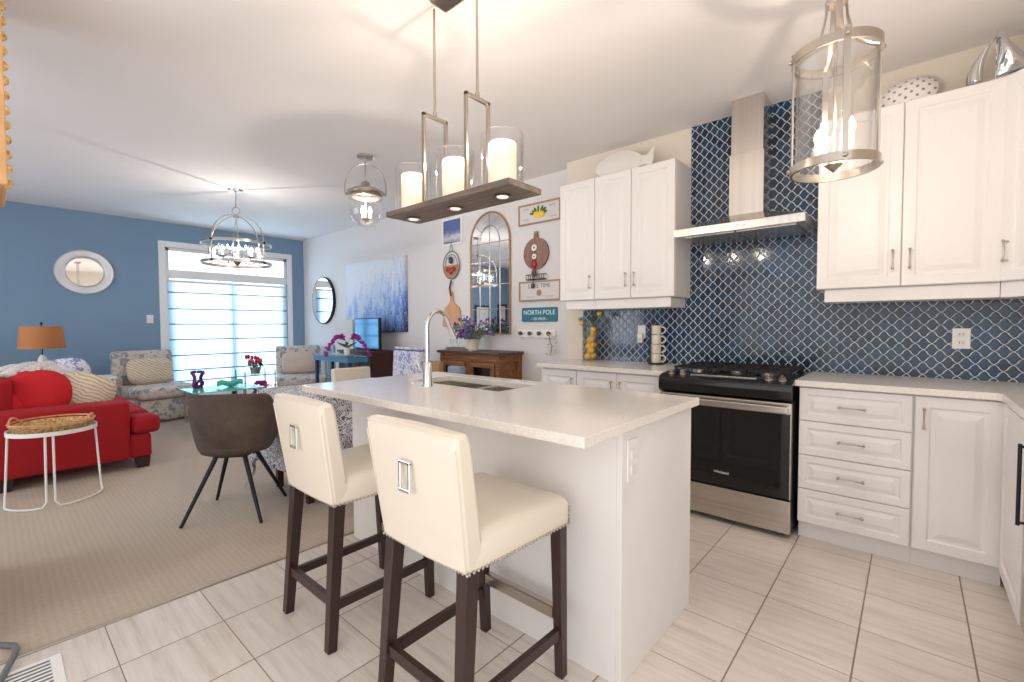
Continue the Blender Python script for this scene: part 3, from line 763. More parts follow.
# ------------------------------------------------------------------ counter objects
def jar():
    cx, cy = -2.165, -.11
    t = thing('glass_vase', 'tall clear square vase full of lemons at the left end of the backsplash', 'vase', (cx, cy, .92))
    w = .057
    b = B().box(cx-w, cx+w, cy-w, cy-w+.004, .92, 1.27).box(cx-w, cx+w, cy+w-.004, cy+w, .92, 1.27).box(cx-w, cx-w+.004, cy-w+.004, cy+w-.004, .92, 1.27).box(cx+w-.004, cx+w, cy-w+.004, cy+w-.004, .92, 1.27).box(cx-w, cx+w, cy-w, cy+w, .92, .928)
    b.done('glass_wall', 'glass', t)
    ls = ['lowest front one', 'lowest one at the back right', 'back one of the second layer', 'front right one of the second layer', 'front left one halfway up', 'back right one halfway up', 'left one near the top', 'right one near the top', 'topmost']
    ps = [(-.018, -.018, .958), (.020, .016, .962), (-.016, .018, 1.0), (.018, -.014, 1.012), (-.014, -.012, 1.046), (.018, .014, 1.062), (-.016, .014, 1.096), (.014, -.016, 1.112), (.022, .012, 1.16)]
    for i, (p, l) in enumerate(zip(ps, ls)):
        a = random.random()*3
        bb = B().ball((cx+p[0], cy+p[1], p[2]), .0295, (1.12, 1, 1), 14, 9, Matrix.Rotation(a, 4, 'Z') @ Matrix.Rotation(random.uniform(-.5, .5), 4, 'Y'))
        e = Vector((cx+p[0], cy+p[1], p[2]))+Vector((math.cos(a), math.sin(a), 0))*.031; bb.ball(e, .005, (1, 1, 1), 8, 5)
        one('lemon', 'yellow lemon in the tall glass vase, %s' % l, 'lemon', bb, 'lemon', 'lemons in the tall vase', smooth=60)
    t = thing('lemon_branch', 'leafy branch with small lemons rising from the tall vase', 'branch', (cx, cy, 1.13))
    stems = [[(cx-.02, cy, 1.15), (cx-.045, cy-.02, 1.24), (cx-.075, cy-.03, 1.29)], [(cx, cy, 1.15), (cx+.03, cy-.02, 1.28), (cx+.06, cy-.03, 1.35)], [(cx+.01, cy, 1.15), (cx+.05, cy-.02, 1.29), (cx+.10, cy-.03, 1.33), (cx+.135, cy-.04, 1.335)]]
    b = B()
    for s in stems: b.tube(s, .0028, 6)
    b.done('stem', 'stem_brown', t, 60)
    b = B()
    for s in stems:
        for p in s[1:]:
            for _ in range(6):
                a = random.uniform(0, 6.3); q_ = Vector(p)+Vector((math.cos(a)*.022, -abs(math.sin(a))*.015, random.uniform(-.02, .02)))
                b.ball(q_, .02, (1, .35, .14), 8, 5, Matrix.Rotation(a, 4, 'Z') @ Matrix.Rotation(random.uniform(-1, 1), 4, 'Y'))
    b.done('leaf', 'leaf', t, 60)
    for p in ((cx-.075, cy-.035, 1.255), (cx+.115, cy-.05, 1.335), (cx+.055, cy-.05, 1.20)): B().ball(p, .021, (1.15, 1, 1), 12, 8).done('small_lemon', 'lemon', t, 180)
jar()
t = thing('plug_in_freshener', 'white plug-in air freshener on the blue tiles left of the mug stand', 'air freshener', (-1.725, -.012, 1.09))
B().box(-1.760, -1.690, -.017, -.0105, 1.12, 1.235, .003).done('plate', 'plastic_white', t)
B().box(-1.748, -1.702, -.055, -.017, 1.085, 1.165, .010).done('body', 'ceramic_white', t)
B().box(-1.738, -1.712, -.0557, -.0547, 1.10, 1.125, .001).done('label_patch', 'pale_blue_cloth', t)
mx, my = -1.545, -.13
t = thing('mug_stand', 'black wire stand holding the stacked cream mugs', 'mug stand', (mx, my, .92))
B().lathe([(0, 0), (.062, 0), (.062, .006), (.05, .010), (0, .010)], (mx, my, .92), 24).done('base', 'black_metal', t, 50)
b = B()
for a in (140, 185, 230): b.tube([(mx+.050*math.cos(R(a)), my+.050*math.sin(R(a)), .928), (mx+.050*math.cos(R(a)), my+.050*math.sin(R(a)), 1.245), (mx, my, 1.265)], .004, 6)
b.done('wire_frame', 'black_metal', t, 60)
for i, l in enumerate(('bottom', 'second from the bottom', 'third from the bottom', 'topmost')):
    z = .932+i*.076; ph = R(18)
    g = thing('coffee_mug', 'cream mug in the black stand, %s of the stack of four' % l, 'mug', (mx, my, z), 0, 'stacked cream mugs')
    B().lathe([(0, 0), (.032, 0), (.036, .008), (.037, .071), (.034, .071), (.033, .012), (0, .010)], (mx, my, z), 24).done('cup', 'cream_ceramic', g, 50)
    dx = Vector((math.cos(ph), math.sin(ph), 0))
    B().tube([Vector((mx, my, z+.034))+dx*(.040+.032*math.cos(a))+Vector((0, 0, .026*math.sin(a))) for a in [R(x) for x in range(-95, 96, 19)]], .0055, 8).done('handle', 'cream_ceramic', g, 60)
# fish platter on the upper cabinets, leaning to the wall
poly = []
for i in range(25):
    a = PI*i/24; poly.append((-.21+.0+.205*(1-math.cos(a))-.04, .155*math.sin(a)**.8))
def fish():
    pts = []; n = 22
    for i in range(n+1):
        k = i/n; pts.append((-.26+.42*k, .128*math.sin(PI*min(1, k*.86+.06))**.75))
    tail = [(.20, .045), (.255, .115), (.250, .045), (.262, .01), (.255, -.06), (.20, -.035)]
    low = [(x, -y*.85) for x, y in pts[::-1]]
    return pts+tail+low
fp = fish()
t = thing('fish_platter', 'white fish-shaped platter leaning on the wall above the left upper cabinets', 'platter', (-1.80, -.13, ZT))
lean = Matrix.Translation((-1.83, -.15, ZT+.112)) @ Matrix.Rotation(R(-12), 4, 'X') @ Matrix.Rotation(R(3), 4, 'Y') @ XZ(0)
B().prism(fp, -.006, .006, lean, .002).done('plate', 'ceramic_white', t, 50)
B().prism([(x*.82-.01, y*.78) for x, y in fp if x < .21], .006, .010, lean, .002).done('raised_centre', 'ceramic_white', t, 50)
# dotted bowl and sailboat on the right upper cabinets
b = B(); b.lathe([(.0, .075), (.05, .068), (.10, .045), (.145, .0), (.150, -.008), (.142, -.004), (.09, .035), (.05, .055), (0, .062)], (0, 0, 0), 36)
bmesh.ops.transform(b.bm, matrix=Matrix.Translation((-.055, -.12, ZT+.105)) @ Matrix.Rotation(R(-12), 4, 'Z') @ Matrix.Rotation(R(70), 4, 'X') @ Matrix.Diagonal((.95, .76, .9, 1)), verts=b.bm.verts)
one('dotted_bowl', 'white bowl with grey dots tipped on its side above the right wall cabinet', 'bowl', b, 'dotted', smooth=60)
t = thing('sailboat_sculpture', 'polished metal sailboat sculpture on top of the right wall cabinet', 'sculpture', (.31, -.2, ZT))
sx, sy = .30, -.22
def sail(pts_, bulge):
    b = B()
    def fn(u, v):
        A, Bp, C = [Vector(p) for p in pts_]
        p = A*(1-v)+(Bp*(1-u)+C*u)*v; p = p+Vector((0, -1, 0))*bulge*math.sin(PI*u)*math.sin(PI*min(1, v))
        return p
    return b.surf(fn, 10, 10)
sail([(sx+.0, sy, ZT+.285), (sx-.005, sy, ZT+.035), (sx+.155, sy+.02, ZT+.045)], .05).done('main_sail', 'chrome', t, 180, solid=.004)
b = B()
def jib(u, v):
    z = .03+.215*v; bow = math.sin(PI*v)**.8; xl = -.105-.02*bow+.10*v**1.5; xr = -.045+.035*v-.018*bow
    return Vector((sx+xl+(xr-xl)*u, sy-.035*math.sin(PI*u), ZT+z))
b.surf(jib, 8, 12).done('fore_sail', 'chrome', t, 180, solid=.004)
b = B()
def hull(u, v):
    x = -.115+.31*u; wd = .032*math.sin(PI*min(.98, u*.9+.06)); a = PI*v; zt = .03+.035*(u-.3)**2*3
    return Vector((sx+x, sy-wd*math.cos(a), ZT+zt-(.028*math.sin(a))*math.sin(PI*min(.97, u*.9+.08))))
b.surf(hull, 16, 8).done('hull', 'chrome', t, 180, solid=.003)
B().cyl((sx-.002, sy, ZT+.02), (sx-.002, sy, ZT+.29), .003, None, 8).done('mast', 'chrome', t)
B().box(sx-.06, sx+.09, sy-.025, sy+.025, ZT, ZT+.010, .002).done('base', 'chrome', t)

# ------------------------------------------------------------------ island pendant (three candles on a board)
bx0, bx1, by0, by1, bz = -2.025, -1.190, -2.315, -2.105, 1.787
yc = (by0+by1)/2
t = thing('linear_pendant', 'rectangular wooden pendant with three glass-cylinder candles above the island', 'pendant light', (-1.61, yc, bz))
B().box(bx0, bx1, by0, by1, bz, bz+.026, .003).done('board', 'wood_grey', t)
B().box(-1.735, -1.49, yc-.055, yc+.055, H-.028, H-.001, .012).done('ceiling_canopy', 'nickel', t)
for fxx in (-1.758, -1.466):
    b = B().box(fxx-.008, fxx+.008, by0+.03, by0+.042, bz+.026, 2.243, .001).box(fxx-.008, fxx+.008, by1-.045, by1-.03, bz+.026, 2.243, .001).box(fxx-.008, fxx+.008, by0+.03, by1-.03, 2.230, 2.245, .001)
    b.done('frame', 'nickel', t)
    B().cyl((fxx, yc, 2.24), (fxx, yc, H-.02), .006, None, 12).cyl((fxx, yc, 2.24), (fxx, yc, 2.265), .010, None, 12).done('rod', 'nickel', t, 50)
for cx in (-1.935, -1.615, -1.318):
    g = B().lathe([(.090, 0), (.090, .225), (.087, .225), (.087, .004)], (cx, yc, bz+.026), 36, cap=False).done('glass_cylinder', 'glass', t, 60)
    B().lathe([(0, 0), (.060, 0), (.060, .185), (.056, .19), (.053, .18), (0, .178)], (cx, yc, bz+.027), 30).done('candle_shade', 'candle', g, 50)
    B().lathe([(0, .0), (.036, 0), (.040, -.006), (.030, -.006), (.028, -.002), (0, -.002)], (cx, yc, bz-.001), 24).done('downlight', 'nickel', t, 50)
    B().lathe([(0, 0), (.026, 0), (.024, -.004), (0, -.004)], (cx, yc, bz-.004), 24).done('lens', 'puck', t, 50)
    lamp('candle_light', (cx, yc, bz+.24), 7, r=.015)

# ------------------------------------------------------------------ lantern pendant (glass cylinder)
def candelabra_bulb(b, p, s=1):
    b.lathe([(0, 0), (.010*s, .004*s), (.018*s, .024*s), (.015*s, .045*s), (.005*s, .066*s), (0, .074*s)], p, 14)
lx, ly, lz0, lz1, lr = -.240, -1.50, 1.825, 2.265, .140
t = thing('lantern_pendant', 'nickel lantern pendant with glass cylinder and candle bulbs over the right side', 'pendant light', (lx, ly, lz0))
B().ring((lx, ly, lz0+.016), lr, .010, .032).done('lower_ring', 'nickel', t, 40)
B().ring((lx, ly, lz1), lr, .010, .034).done('upper_ring', 'nickel', t, 40)
B().lathe([(lr-.012, 0), (lr-.012, .42), (lr-.014, .42), (lr-.014, 0)], (lx, ly, lz0+.02), 40, cap=False).done('glass_cylinder', 'glass', t, 60)
for k in range(4):
    a = R(20+90*k); c_, s_ = math.cos(a), math.sin(a)
    B().bar((lx+c_*lr, ly+s_*lr, lz0+.02), (lx+c_*lr, ly+s_*lr, lz1+.01), .020, .006, xdir=(-s_, c_, 0)).done('upright', 'nickel', t)
    for z in (lz0+.016, lz1+.0): B().ball((lx+c_*(lr+.009), ly+s_*(lr+.009), z), .009, (1, 1, 1), 10, 6).done('screw', 'nickel', t, 60)
    B().ball((lx+c_*lr, ly+s_*lr, lz1+.024), .008, (1, 1, 1), 10, 6).done('finial', 'nickel', t, 60)
    pts = [(lx+c_*r_, ly+s_*r_, z) for r_, z in ((lr, lz1+.01), (lr*.78, lz1+.02), (lr*.50, lz1+.045), (lr*.34, lz1+.085), (lr*.25, lz1+.14), (lr*.22, lz1+.20))]
    B().tube(pts, .012, 8, flat=(1, .35)).done('arm', 'nickel', t, 60)
B().lathe([(0, .185), (.032, .185), (.038, .195), (.032, .215), (.018, .235), (.012, .26), (0, .26)], (lx, ly, lz1), 20).done('hub', 'nickel', t, 50)
B().cyl((lx, ly, lz1+.25), (lx, ly, H-.02), .006).done('rod', 'nickel', t)
B().lathe([(0, 0), (.065, 0), (.062, -.018), (.02, -.03), (0, -.03)], (lx, ly, H-.001), 24).done('ceiling_canopy', 'nickel', t, 50)
B().cyl((lx, ly, lz0+.0), (lx, ly, lz1+.2), .005).lathe([(0, -.035), (.014, -.02), (.030, -.006), (.026, .0), (0, .004)], (lx, ly, lz0+.03), 18).done('stem', 'nickel', t, 50)
for k in range(4):
    a = R(65+90*k); px, py = lx+.062*math.cos(a), ly+.062*math.sin(a)
    sc_ = B().tube([(lx, ly, lz0+.045), (lx+.03*math.cos(a), ly+.03*math.sin(a), lz0+.03), (px, py, lz0+.045)], .004, 8)
    sc_.cyl((px, py, lz0+.045), (px, py, lz0+.125), .011, None, 14); so = sc_.done('candle_sleeve', 'ceramic_white', t, 50)
    b = B(); candelabra_bulb(b, (px, py, lz0+.125), .8); b.done('bulb', 'bulb', so, 60)
lamp('lantern_light', (lx+.03, ly-.02, lz0+.215), 18, r=.012)

# ------------------------------------------------------------------ hanging bell jar pendant
px_, py_ = -3.764, -1.369
t = thing('bell_jar_pendant', 'hanging glass bell-jar pendant in the middle of the ceiling', 'pendant light', (px_, py_, 2.12))
B().lathe([(0, 0), (.072, 0), (.070, -.020), (.05, -.026), (0, -.026)], (px_, py_, H-.001), 28).done('ceiling_canopy', 'nickel', t, 50)
B().cyl((px_, py_, 2.53), (px_, py_, H-.02), .006).done('rod', 'nickel', t)
zc_ = 2.44
B().tube([(px_-.183*math.cos(0)*.66, py_-.183*.75, zc_)]+[Vector((px_, py_, zc_+.04))+Vector((.66, .75, 0))*(-.183*math.cos(a))+Vector((0, 0, .225*math.sin(a))) for a in [PI*i/16 for i in range(17)]]+[(px_+.183*.66, py_+.183*.75, zc_)], .006, 8).done('bail_handle', 'nickel', t, 60)
B().lathe([(.032, .10), (.040, .085), (.045, .06), (.13, .03), (.160, .012), (.160, .0), (.135, -.004), (.135, -.012), (.150, -.03), (.150, -.045), (.12, -.045)], (px_, py_, zc_), 36, cap=False).done('cap', 'nickel', t, 40)
b = B()
for a in (.85, -2.29): b.ball((px_+.17*math.cos(a), py_+.17*math.sin(a), zc_-.01), .014, (1, 1, 1), 10, 6)
b.done('thumb_screw', 'nickel', t, 60)
B().lathe([(.135, -.02), (.140, -.06), (.142, -.14), (.135, -.20), (.11, -.255), (.07, -.29), (.03, -.305), (.016, -.315), (.014, -.335), (0, -.34)], (px_, py_, zc_), 36, cap=False).done('bell_glass', 'glass', t, 60)
st = B().cyl((px_, py_, zc_+.05), (px_, py_, 2.20), .005).lathe([(0, 0), (.02, .006), (.045, .02), (.045, .028), (0, .03)], (px_, py_, 2.185), 20).done('candle_cluster', 'nickel', t, 50)
for k in range(3):
    a = R(40+120*k); p = (px_+.04*math.cos(a), py_+.04*math.sin(a), 2.205)
    B().cyl(p, (p[0], p[1], 2.245), .010, None, 12).done('candle_sleeve', 'ceramic_white', st)
    b = B(); candelabra_bulb(b, (p[0], p[1], 2.245)); b.done('bulb', 'bulb', st, 60)
lamp('bell_jar_light', (px_+.02, py_-.02, 2.335), 22, r=.012)

# ------------------------------------------------------------------ living room chandelier
qx, qy, qr, q0, q1 = -5.78, -1.78, .345, 1.945, 2.165
t = thing('ring_chandelier', 'open nickel ring chandelier with glass cups in front of the blue wall', 'chandelier', (qx, qy, q0))
B().ring((qx, qy, q0), qr, .008, .03, 56).done('lower_ring', 'nickel', t, 40)
B().ring((qx, qy, q1), qr, .008, .03, 56).done('upper_ring', 'nickel', t, 40)
for k in range(4):
    a = R(30+90*k); c_, s_ = math.cos(a), math.sin(a)
    pts = [(qx+c_*qr, qy+s_*qr, q0)]+[(qx+c_*qr*math.cos(x), qy+s_*qr*math.cos(x), q1+.02+.30*math.sin(x)) for x in [PI/2*i/10 for i in range(11)]]
    B().tube(pts, .0065, 8).done('hoop', 'nickel', t, 60)
    for z in (q0, q1): B().ball((qx+c_*(qr+.012), qy+s_*(qr+.012), z), .013, (1, 1, 1), 10, 6).done('boss', 'black_metal', t, 60)
b = B()
for k in range(3):
    a = R(120*k+10); b.tube([(qx, qy, 2.47), (qx+.06*math.cos(a), qy+.06*math.sin(a), q0+.05)], .004, 6)
b.done('centre_rod', 'nickel', t, 60)
B().lathe([(0, -.05), (.014, -.04), (.04, .0), (.05, .02), (.03, .03), (0, .03)], (qx, qy, q0+.02), 20).done('finial', 'nickel', t, 50)
B().lathe([(0, .02), (.03, .01), (.03, -.02), (0, -.03)], (qx, qy, 2.475), 16).done('hub', 'nickel', t, 50)
B().tube([Vector((qx, qy, 2.54))+Vector((.66, .75, 0))*.04*math.cos(a)+Vector((0, 0, .04*math.sin(a))) for a in [2*PI*i/16 for i in range(16)]], .006, 8, True).done('loop', 'nickel', t, 60)
B().tube([(qx+.004*(-1)**i, qy, 2.575+.02*i) for i in range(10)], .008, 8).done('chain', 'nickel', t, 60)
B().lathe([(0, 0), (.075, 0), (.07, -.02), (.02, -.03), (0, -.03)], (qx, qy, H-.001), 28).done('ceiling_canopy', 'nickel', t, 50)
for k in range(5):
    a = R(72*k+18); x, y = qx+.235*math.cos(a), qy+.235*math.sin(a)
    ar = B().tube([(qx+.03*math.cos(a), qy+.03*math.sin(a), q0+.03), (qx+.13*math.cos(a), qy+.13*math.sin(a), q0+.0), (x, y, q0+.045)], .005, 8).lathe([(0, 0), (.03, .006), (.035, .02), (0, .02)], (x, y, q0+.04), 16).done('arm', 'nickel', t, 60)
    B().lathe([(.050, 0), (.058, .12), (.055, .12), (.048, .004)], (x, y, q0+.06), 22, cap=False).done('glass_cup', 'glass', ar, 60)
    b = B().cyl((x, y, q0+.06), (x, y, q0+.10), .010, None, 10); candelabra_bulb(b, (x, y, q0+.10)); b.done('bulb', 'bulb', ar, 60)
lamp('chandelier_light', (qx+.05, qy, q0+.19), 19, (1, .92, .82), r=.015)

# ------------------------------------------------------------------ things on the north wall
W = YL
def wall_frame(name, label, cat, x0, x1, z0, z1, fw, depth, fmat, pmat, y=W, group=None, part='panel'):
    t = thing(name, label, cat, ((x0+x1)/2, y, z0), 0, group)
    B().box(x0, x1, y-depth, y-.001, z0, z0+fw, .002).box(x0, x1, y-depth, y-.001, z1-fw, z1, .002).box(x0, x0+fw, y-depth, y-.001, z0+fw, z1-fw, .002).box(x1-fw, x1, y-depth, y-.001, z0+fw, z1-fw, .002).done('frame', fmat, t)
    p = B().box(x0+fw, x1-fw, y-depth*.6, y-.002, z0+fw, z1-fw).done(part, pmat, t)
    return t, p
# oval mirror
t = thing('oval_mirror', 'tall oval mirror with thin dark frame near the blue corner', 'mirror', (-7.57, W, 1.27))
def oval(cx, cz, rx, rz, n=48): return [(cx+rx*math.cos(2*PI*i/n), cz+rz*math.sin(2*PI*i/n)) for i in range(n)]
B().prism(oval(-7.57, 1.665, .375, .40), 0.001, .045, XZ(W)).done('frame', 'black_metal', t, 40)
B().prism(oval(-7.57, 1.665, .355, .38), 0.045, .048, XZ(W)).done('mirror_glass', 'mirror', t, 40)
# abstract painting
t = thing('abstract_painting', 'large blue and lilac abstract canvas above the television', 'painting', (-6.0, W, 1.15))
B().box(-6.79, -5.22, W-.045, W-.001, 1.15, 2.20, .003).done('canvas', 'painting', t)
# small photo
t, p = wall_frame('framed_photo', 'small square bluish photo print hung left of the arched mirror', 'photo', -4.47, -4.11, 2.23, 2.555, .02, .02, 'trim_white', 'photo_print', part='print')
# arched window mirror
mx0, mx1, mz0, mz1 = -3.965, -3.335, 1.135, 2.53; mr = (mx1-mx0)/2; mc = (mx0+mx1)/2; ms = mz1-mr*1.12
t = thing('arched_mirror', 'tall arched window-pane mirror above the wooden sideboard', 'mirror', (mc, W, mz0))
def arch(o): return [(mx0+o, mz0+o), (mx1-o, mz0+o)]+[(mc+(mr-o)*math.cos(a), ms+(mr*1.12-o)*math.sin(a)) for a in [PI*i/24 for i in range(25)]]
B().prism(arch(.008), .001, .012, XZ(W)).done('mirror_glass', 'mirror', t)
fr = B(); pl = [Vector((x, W-.014, z)) for x, z in arch(0.006)]; fr.tube(pl, .011, 8, True).done('frame', 'tan_leather', t, 50)
b = B(); my_ = W-.014
b.box(mc-.004, mc+.004, my_-.003, my_+.003, mz0, mz1-.01)
for x in (mc-.157, mc+.157): b.box(x-.004, x+.004, my_-.003, my_+.003, mz0, ms)
for z in (1.42, 1.70, 1.96, ms): b.box(mx0+.01, mx1-.01, my_-.003, my_+.003, z-.004, z+.004)
b.tube([(mc+.157*math.cos(a), my_, ms+.157*1.25*math.sin(a)) for a in [PI*i/16 for i in range(17)]], .0045, 6)
for a in (40, 140): b.tube([(mc+.157*math.cos(R(a)), my_, ms+.196*math.sin(R(a))), (mc+mr*.98*math.cos(R(a)), my_, ms+mr*1.09*math.sin(R(a)))], .004, 6)
b.done('muntin', 'nickel', t, 60)
# wire wreath / gnome ornament and paddle board
t = thing('wire_wreath', 'round wire wreath with red bow hanging above the pale cutting board', 'wreath', (-4.30, W-.02, 1.78))
cx, cz = -4.30, 1.98
b = B().tube([(cx+.15*math.cos(a), W-.02, cz+.17*math.sin(a)) for a in [2*PI*i/28 for i in range(28)]], .006, 6, True)
b.tube([(cx+.11*math.cos(a), W-.02, cz+.13*math.sin(a)) for a in [2*PI*i/28 for i in range(28)]], .004, 6, True)
b.tube([(cx-.03, W-.02, cz+.17), (cx, W-.02, cz+.28), (cx+.03, W-.02, cz+.17)], .005, 6); b.done('hoop', 'grey_plastic', t, 60)
B().prism([(cx+.145*math.cos(a), cz+.165*math.sin(a)) for a in [PI+PI*i/14 for i in range(15)]], .012, .022, XZ(W)).done('lower_panel', 'tan_leather', t)
B().ball((cx, W-.03, cz-.07), .04, (1, .4, 1.1), 12, 8).ball((cx-.05, W-.03, cz-.05), .035, (1.2, .4, .8), 12, 8).ball((cx+.05, W-.03, cz-.05), .035, (1.2, .4, .8), 12, 8).done('bow', 'red_glass', t, 60)
B().ball((cx, W-.03, cz+.06), .035, (1, .5, 1.3), 12, 8).done('figure', 'dark_photo', t, 60)
def rounded(pts): return pts
t = thing('cutting_board', 'pale wooden paddle cutting board hanging below the wire wreath', 'cutting board', (-4.30, W, 1.22))
pd = [(-.16, 0), (.16, 0), (.175, .015), (.15, .20), (.13, .24), (.05, .285), (.028, .32), (.024, .42), (0, .44), (-.024, .42), (-.028, .32), (-.05, .285), (-.13, .24), (-.15, .20), (-.175, .015)]
B().prism([(-4.30+x, 1.22+z) for x, z in pd], .002, .022, XZ(W), .002).done('board', 'wood_light', t)
B().tube([(-4.30, W-.03, 1.60), (-4.32, W-.032, 1.70), (-4.29, W-.032, 1.79)], .012, 8).done('hanging_cord', 'stem_brown', t, 60)
# lemon sign
def sign(label, x0, x1, z0, z1, body):
    t, p = wall_frame('wooden_sign', label, 'sign', x0, x1, z0, z1, .016, .025, 'wood_frame', 'light_shade')
    body(t, x0, x1, z0, z1); return t
def lem(t, x0, x1, z0, z1):
    c = ((x0+x1)/2, (z0+z1)/2)
    b = B()
    for a, r in ((150, .075), (125, .08), (95, .075), (60, .08), (35, .085), (10, .08), (170, .09)):
        an = R(a); b.ball((c[0]+r*math.cos(an), W-.020, c[1]-.01+r*.7*math.sin(an)), .026, (1.3, .12, .5), 10, 6, Matrix.Rotation(-an, 4, 'Y'))
    b.done('painted_leaves', 'leaf', t)
    B().ball((c[0]-.03, W-.024, c[1]-.015), .036, (1.1, .15, .9), 12, 8).ball((c[0]+.035, W-.024, c[1]-.018), .036, (1.1, .15, .9), 12, 8).done('painted_lemons', 'lemon', t)
    b = B()
    for i, (xx, zz_) in enumerate(((x0+.06, z1-.05), (x0+.06, z0+.055), (x1-.15, z1-.05), (x1-.13, z0+.05))):
        b.tube([(xx+k*.008, W-.0165, zz_+.008*math.sin(k*1.7+i)) for k in range(11)], .0022, 4)
    b.done('script_lettering', 'text_blue', t)
sign('wood-framed white sign with painted lemons, high up beside the upper cabinets', -3.21, -2.66, 2.295, 2.51, lem)
def tim(t, x0, x1, z0, z1):
    text('LAKE TIME', .062, 'text_grey', 'lettering', t, ((x0+x1)/2, W-.0165, z1-.055))
    B().ball(((x0+x1)/2+.0, W-.02, z0+.085), .033, (1, .15, 1), 12, 8).done('painted_ball', 'tan_leather', t)
    b = B()
    for xx in (x0+.10, x1-.2): b.tube([(xx+k*.010, W-.0165, z0+.045+.006*math.sin(k*1.9)) for k in range(12)], .0018, 4)
    b.done('script_lettering', 'text_blue', t)
sign('wood-framed white sign with grey lettering, below the round board', -3.205, -2.66, 1.49, 1.70, tim)
# round board with ornaments
cx, cz = -2.975, 1.985
t = thing('round_board', 'round dark wooden serving board hanging between the two framed signs', 'serving board', (cx, W, cz-.17))
pl = [(cx+.165*math.cos(a), cz+.165*math.sin(a)) for a in [R(x) for x in range(100, 441, 10)]]
B().prism([(cx-.02, cz+.23)]+pl+[(cx+.02, cz+.23)], .002, .022, XZ(W), .002).done('board', 'wood_board', t)
B().tube([Vector((cx+.010*math.cos(a), W-.023, cz+.215+.010*math.sin(a))) for a in [2*PI*i/12 for i in range(12)]], .003, 6, True).done('hanging_loop', 'nickel', t)
t = thing('hanging_ornament', 'string of white discs and red ornament hanging over the round board', 'ornament', (cx-.01, W-.03, cz-.36))
for z, r in ((.06, .035), (-.03, .028)):
    b = B().cyl((cx-.012, W-.023, cz+z), (cx-.012, W-.033, cz+z), r, None, 20).done('disc', 'ceramic_white', t, 40)
    B().cyl((cx-.012, W-.033, cz+z), (cx-.012, W-.037, cz+z), r*.3, None, 12).done('disc_centre', 'dark_photo', b)
B().ball((cx-.012, W-.035, cz-.11), .035, (.9, .4, 1.2), 12, 8).done('red_ornament', 'red_glass', t, 60)
b = B().ball((cx-.012, W-.035, cz-.20), .030, (1, .6, 1.4), 12, 8).ball((cx-.03, W-.035, cz-.335), .022, (1, .6, 1.4), 12, 8); b.tube([(cx-.012, W-.03, cz+.1), (cx-.012, W-.03, cz-.2), (cx-.03, W-.032, cz-.33)], .003, 6).done('dark_beads', 'stem_brown', t, 60)
t = thing('wire_basket_rack', 'little dark wire rack mounted under the round board', 'rack', (cx+.0, W, 1.715))
b = B()
for z in (1.715, 1.765): b.box(cx-.11, cx+.13, W-.05, W-.044, z-.004, z+.004).box(cx-.11, cx-.104, W-.05, W-.001, z-.004, z+.004).box(cx+.124, cx+.13, W-.05, W-.001, z-.004, z+.004)
for i in range(9): b.box(cx-.11+i*.0292, cx-.105+i*.0292, W-.05, W-.045, 1.715, 1.765)
b.box(cx-.11, cx+.13, W-.05, W-.001, 1.711, 1.716).done('rack', 'stem_brown', t)
# north pole sign
t = thing('street_sign', 'teal enamel sign reading north pole on the white wall', 'sign', (-2.94, W, 1.27))
def rrect(x0, x1, z0, z1, r, n=5):
    P_ = []
    for cx_, cz_, a0 in ((x1-r, z1-r, 0), (x0+r, z1-r, 90), (x0+r, z0+r, 180), (x1-r, z0+r, 270)):
        for i in range(n+1): a = R(a0+90*i/n); P_.append((cx_+r*math.cos(a), cz_+r*math.sin(a)))
    return P_
B().prism(rrect(-3.175, -2.705, 1.272, 1.422, .018), .001, .010, XZ(W)).done('plate', 'teal_sign', t)
text('NORTH POLE', .068, 'text_white', 'lettering', t, (-2.94, W-.011, 1.368))
text('- 120 MILES -', .040, 'text_white', 'small_lettering', t, (-2.94, W-.011, 1.302))
# hook rail
t = thing('hook_rail', 'white hook rail with four round knobs below the teal sign', 'hook rail', (-2.97, W, 1.10))
B().box(-3.21, -2.725, W-.02, W-.001, 1.105, 1.19, .003).done('board', 'trim_white', t)
for i in range(4): B().lathe([(.008, 0), (.008, .02), (.022, .024), (.022, .036), (0, .040)], (-3.165+i*.125, W-.02, 1.15), 16, Matrix.Rotation(R(90), 4, 'X')).done('knob', 'stem_brown', t, 50)
t = thing('dried_sprig', 'dried leafy sprig hanging from the right knob of the hook rail', 'sprig', (-2.77, W-.05, .92))
b = B().tube([(-2.79, W-.05, 1.17), (-2.77, W-.05, 1.08), (-2.745, W-.05, 1.02), (-2.76, W-.05, .93)], .0035, 6).done('stem', 'stem_brown', t, 60)
b = B()
for i in range(16):
    p = (-2.76+random.uniform(-.06, .06), W-.05+random.uniform(-.02, .02), .93+i*.014); b.ball(p, .018, (1, .4, .3), 8, 5, Matrix.Rotation(random.uniform(0, 3), 4, 'Y'))
b.done('dry_leaf', 'cream_pattern', t, 60)

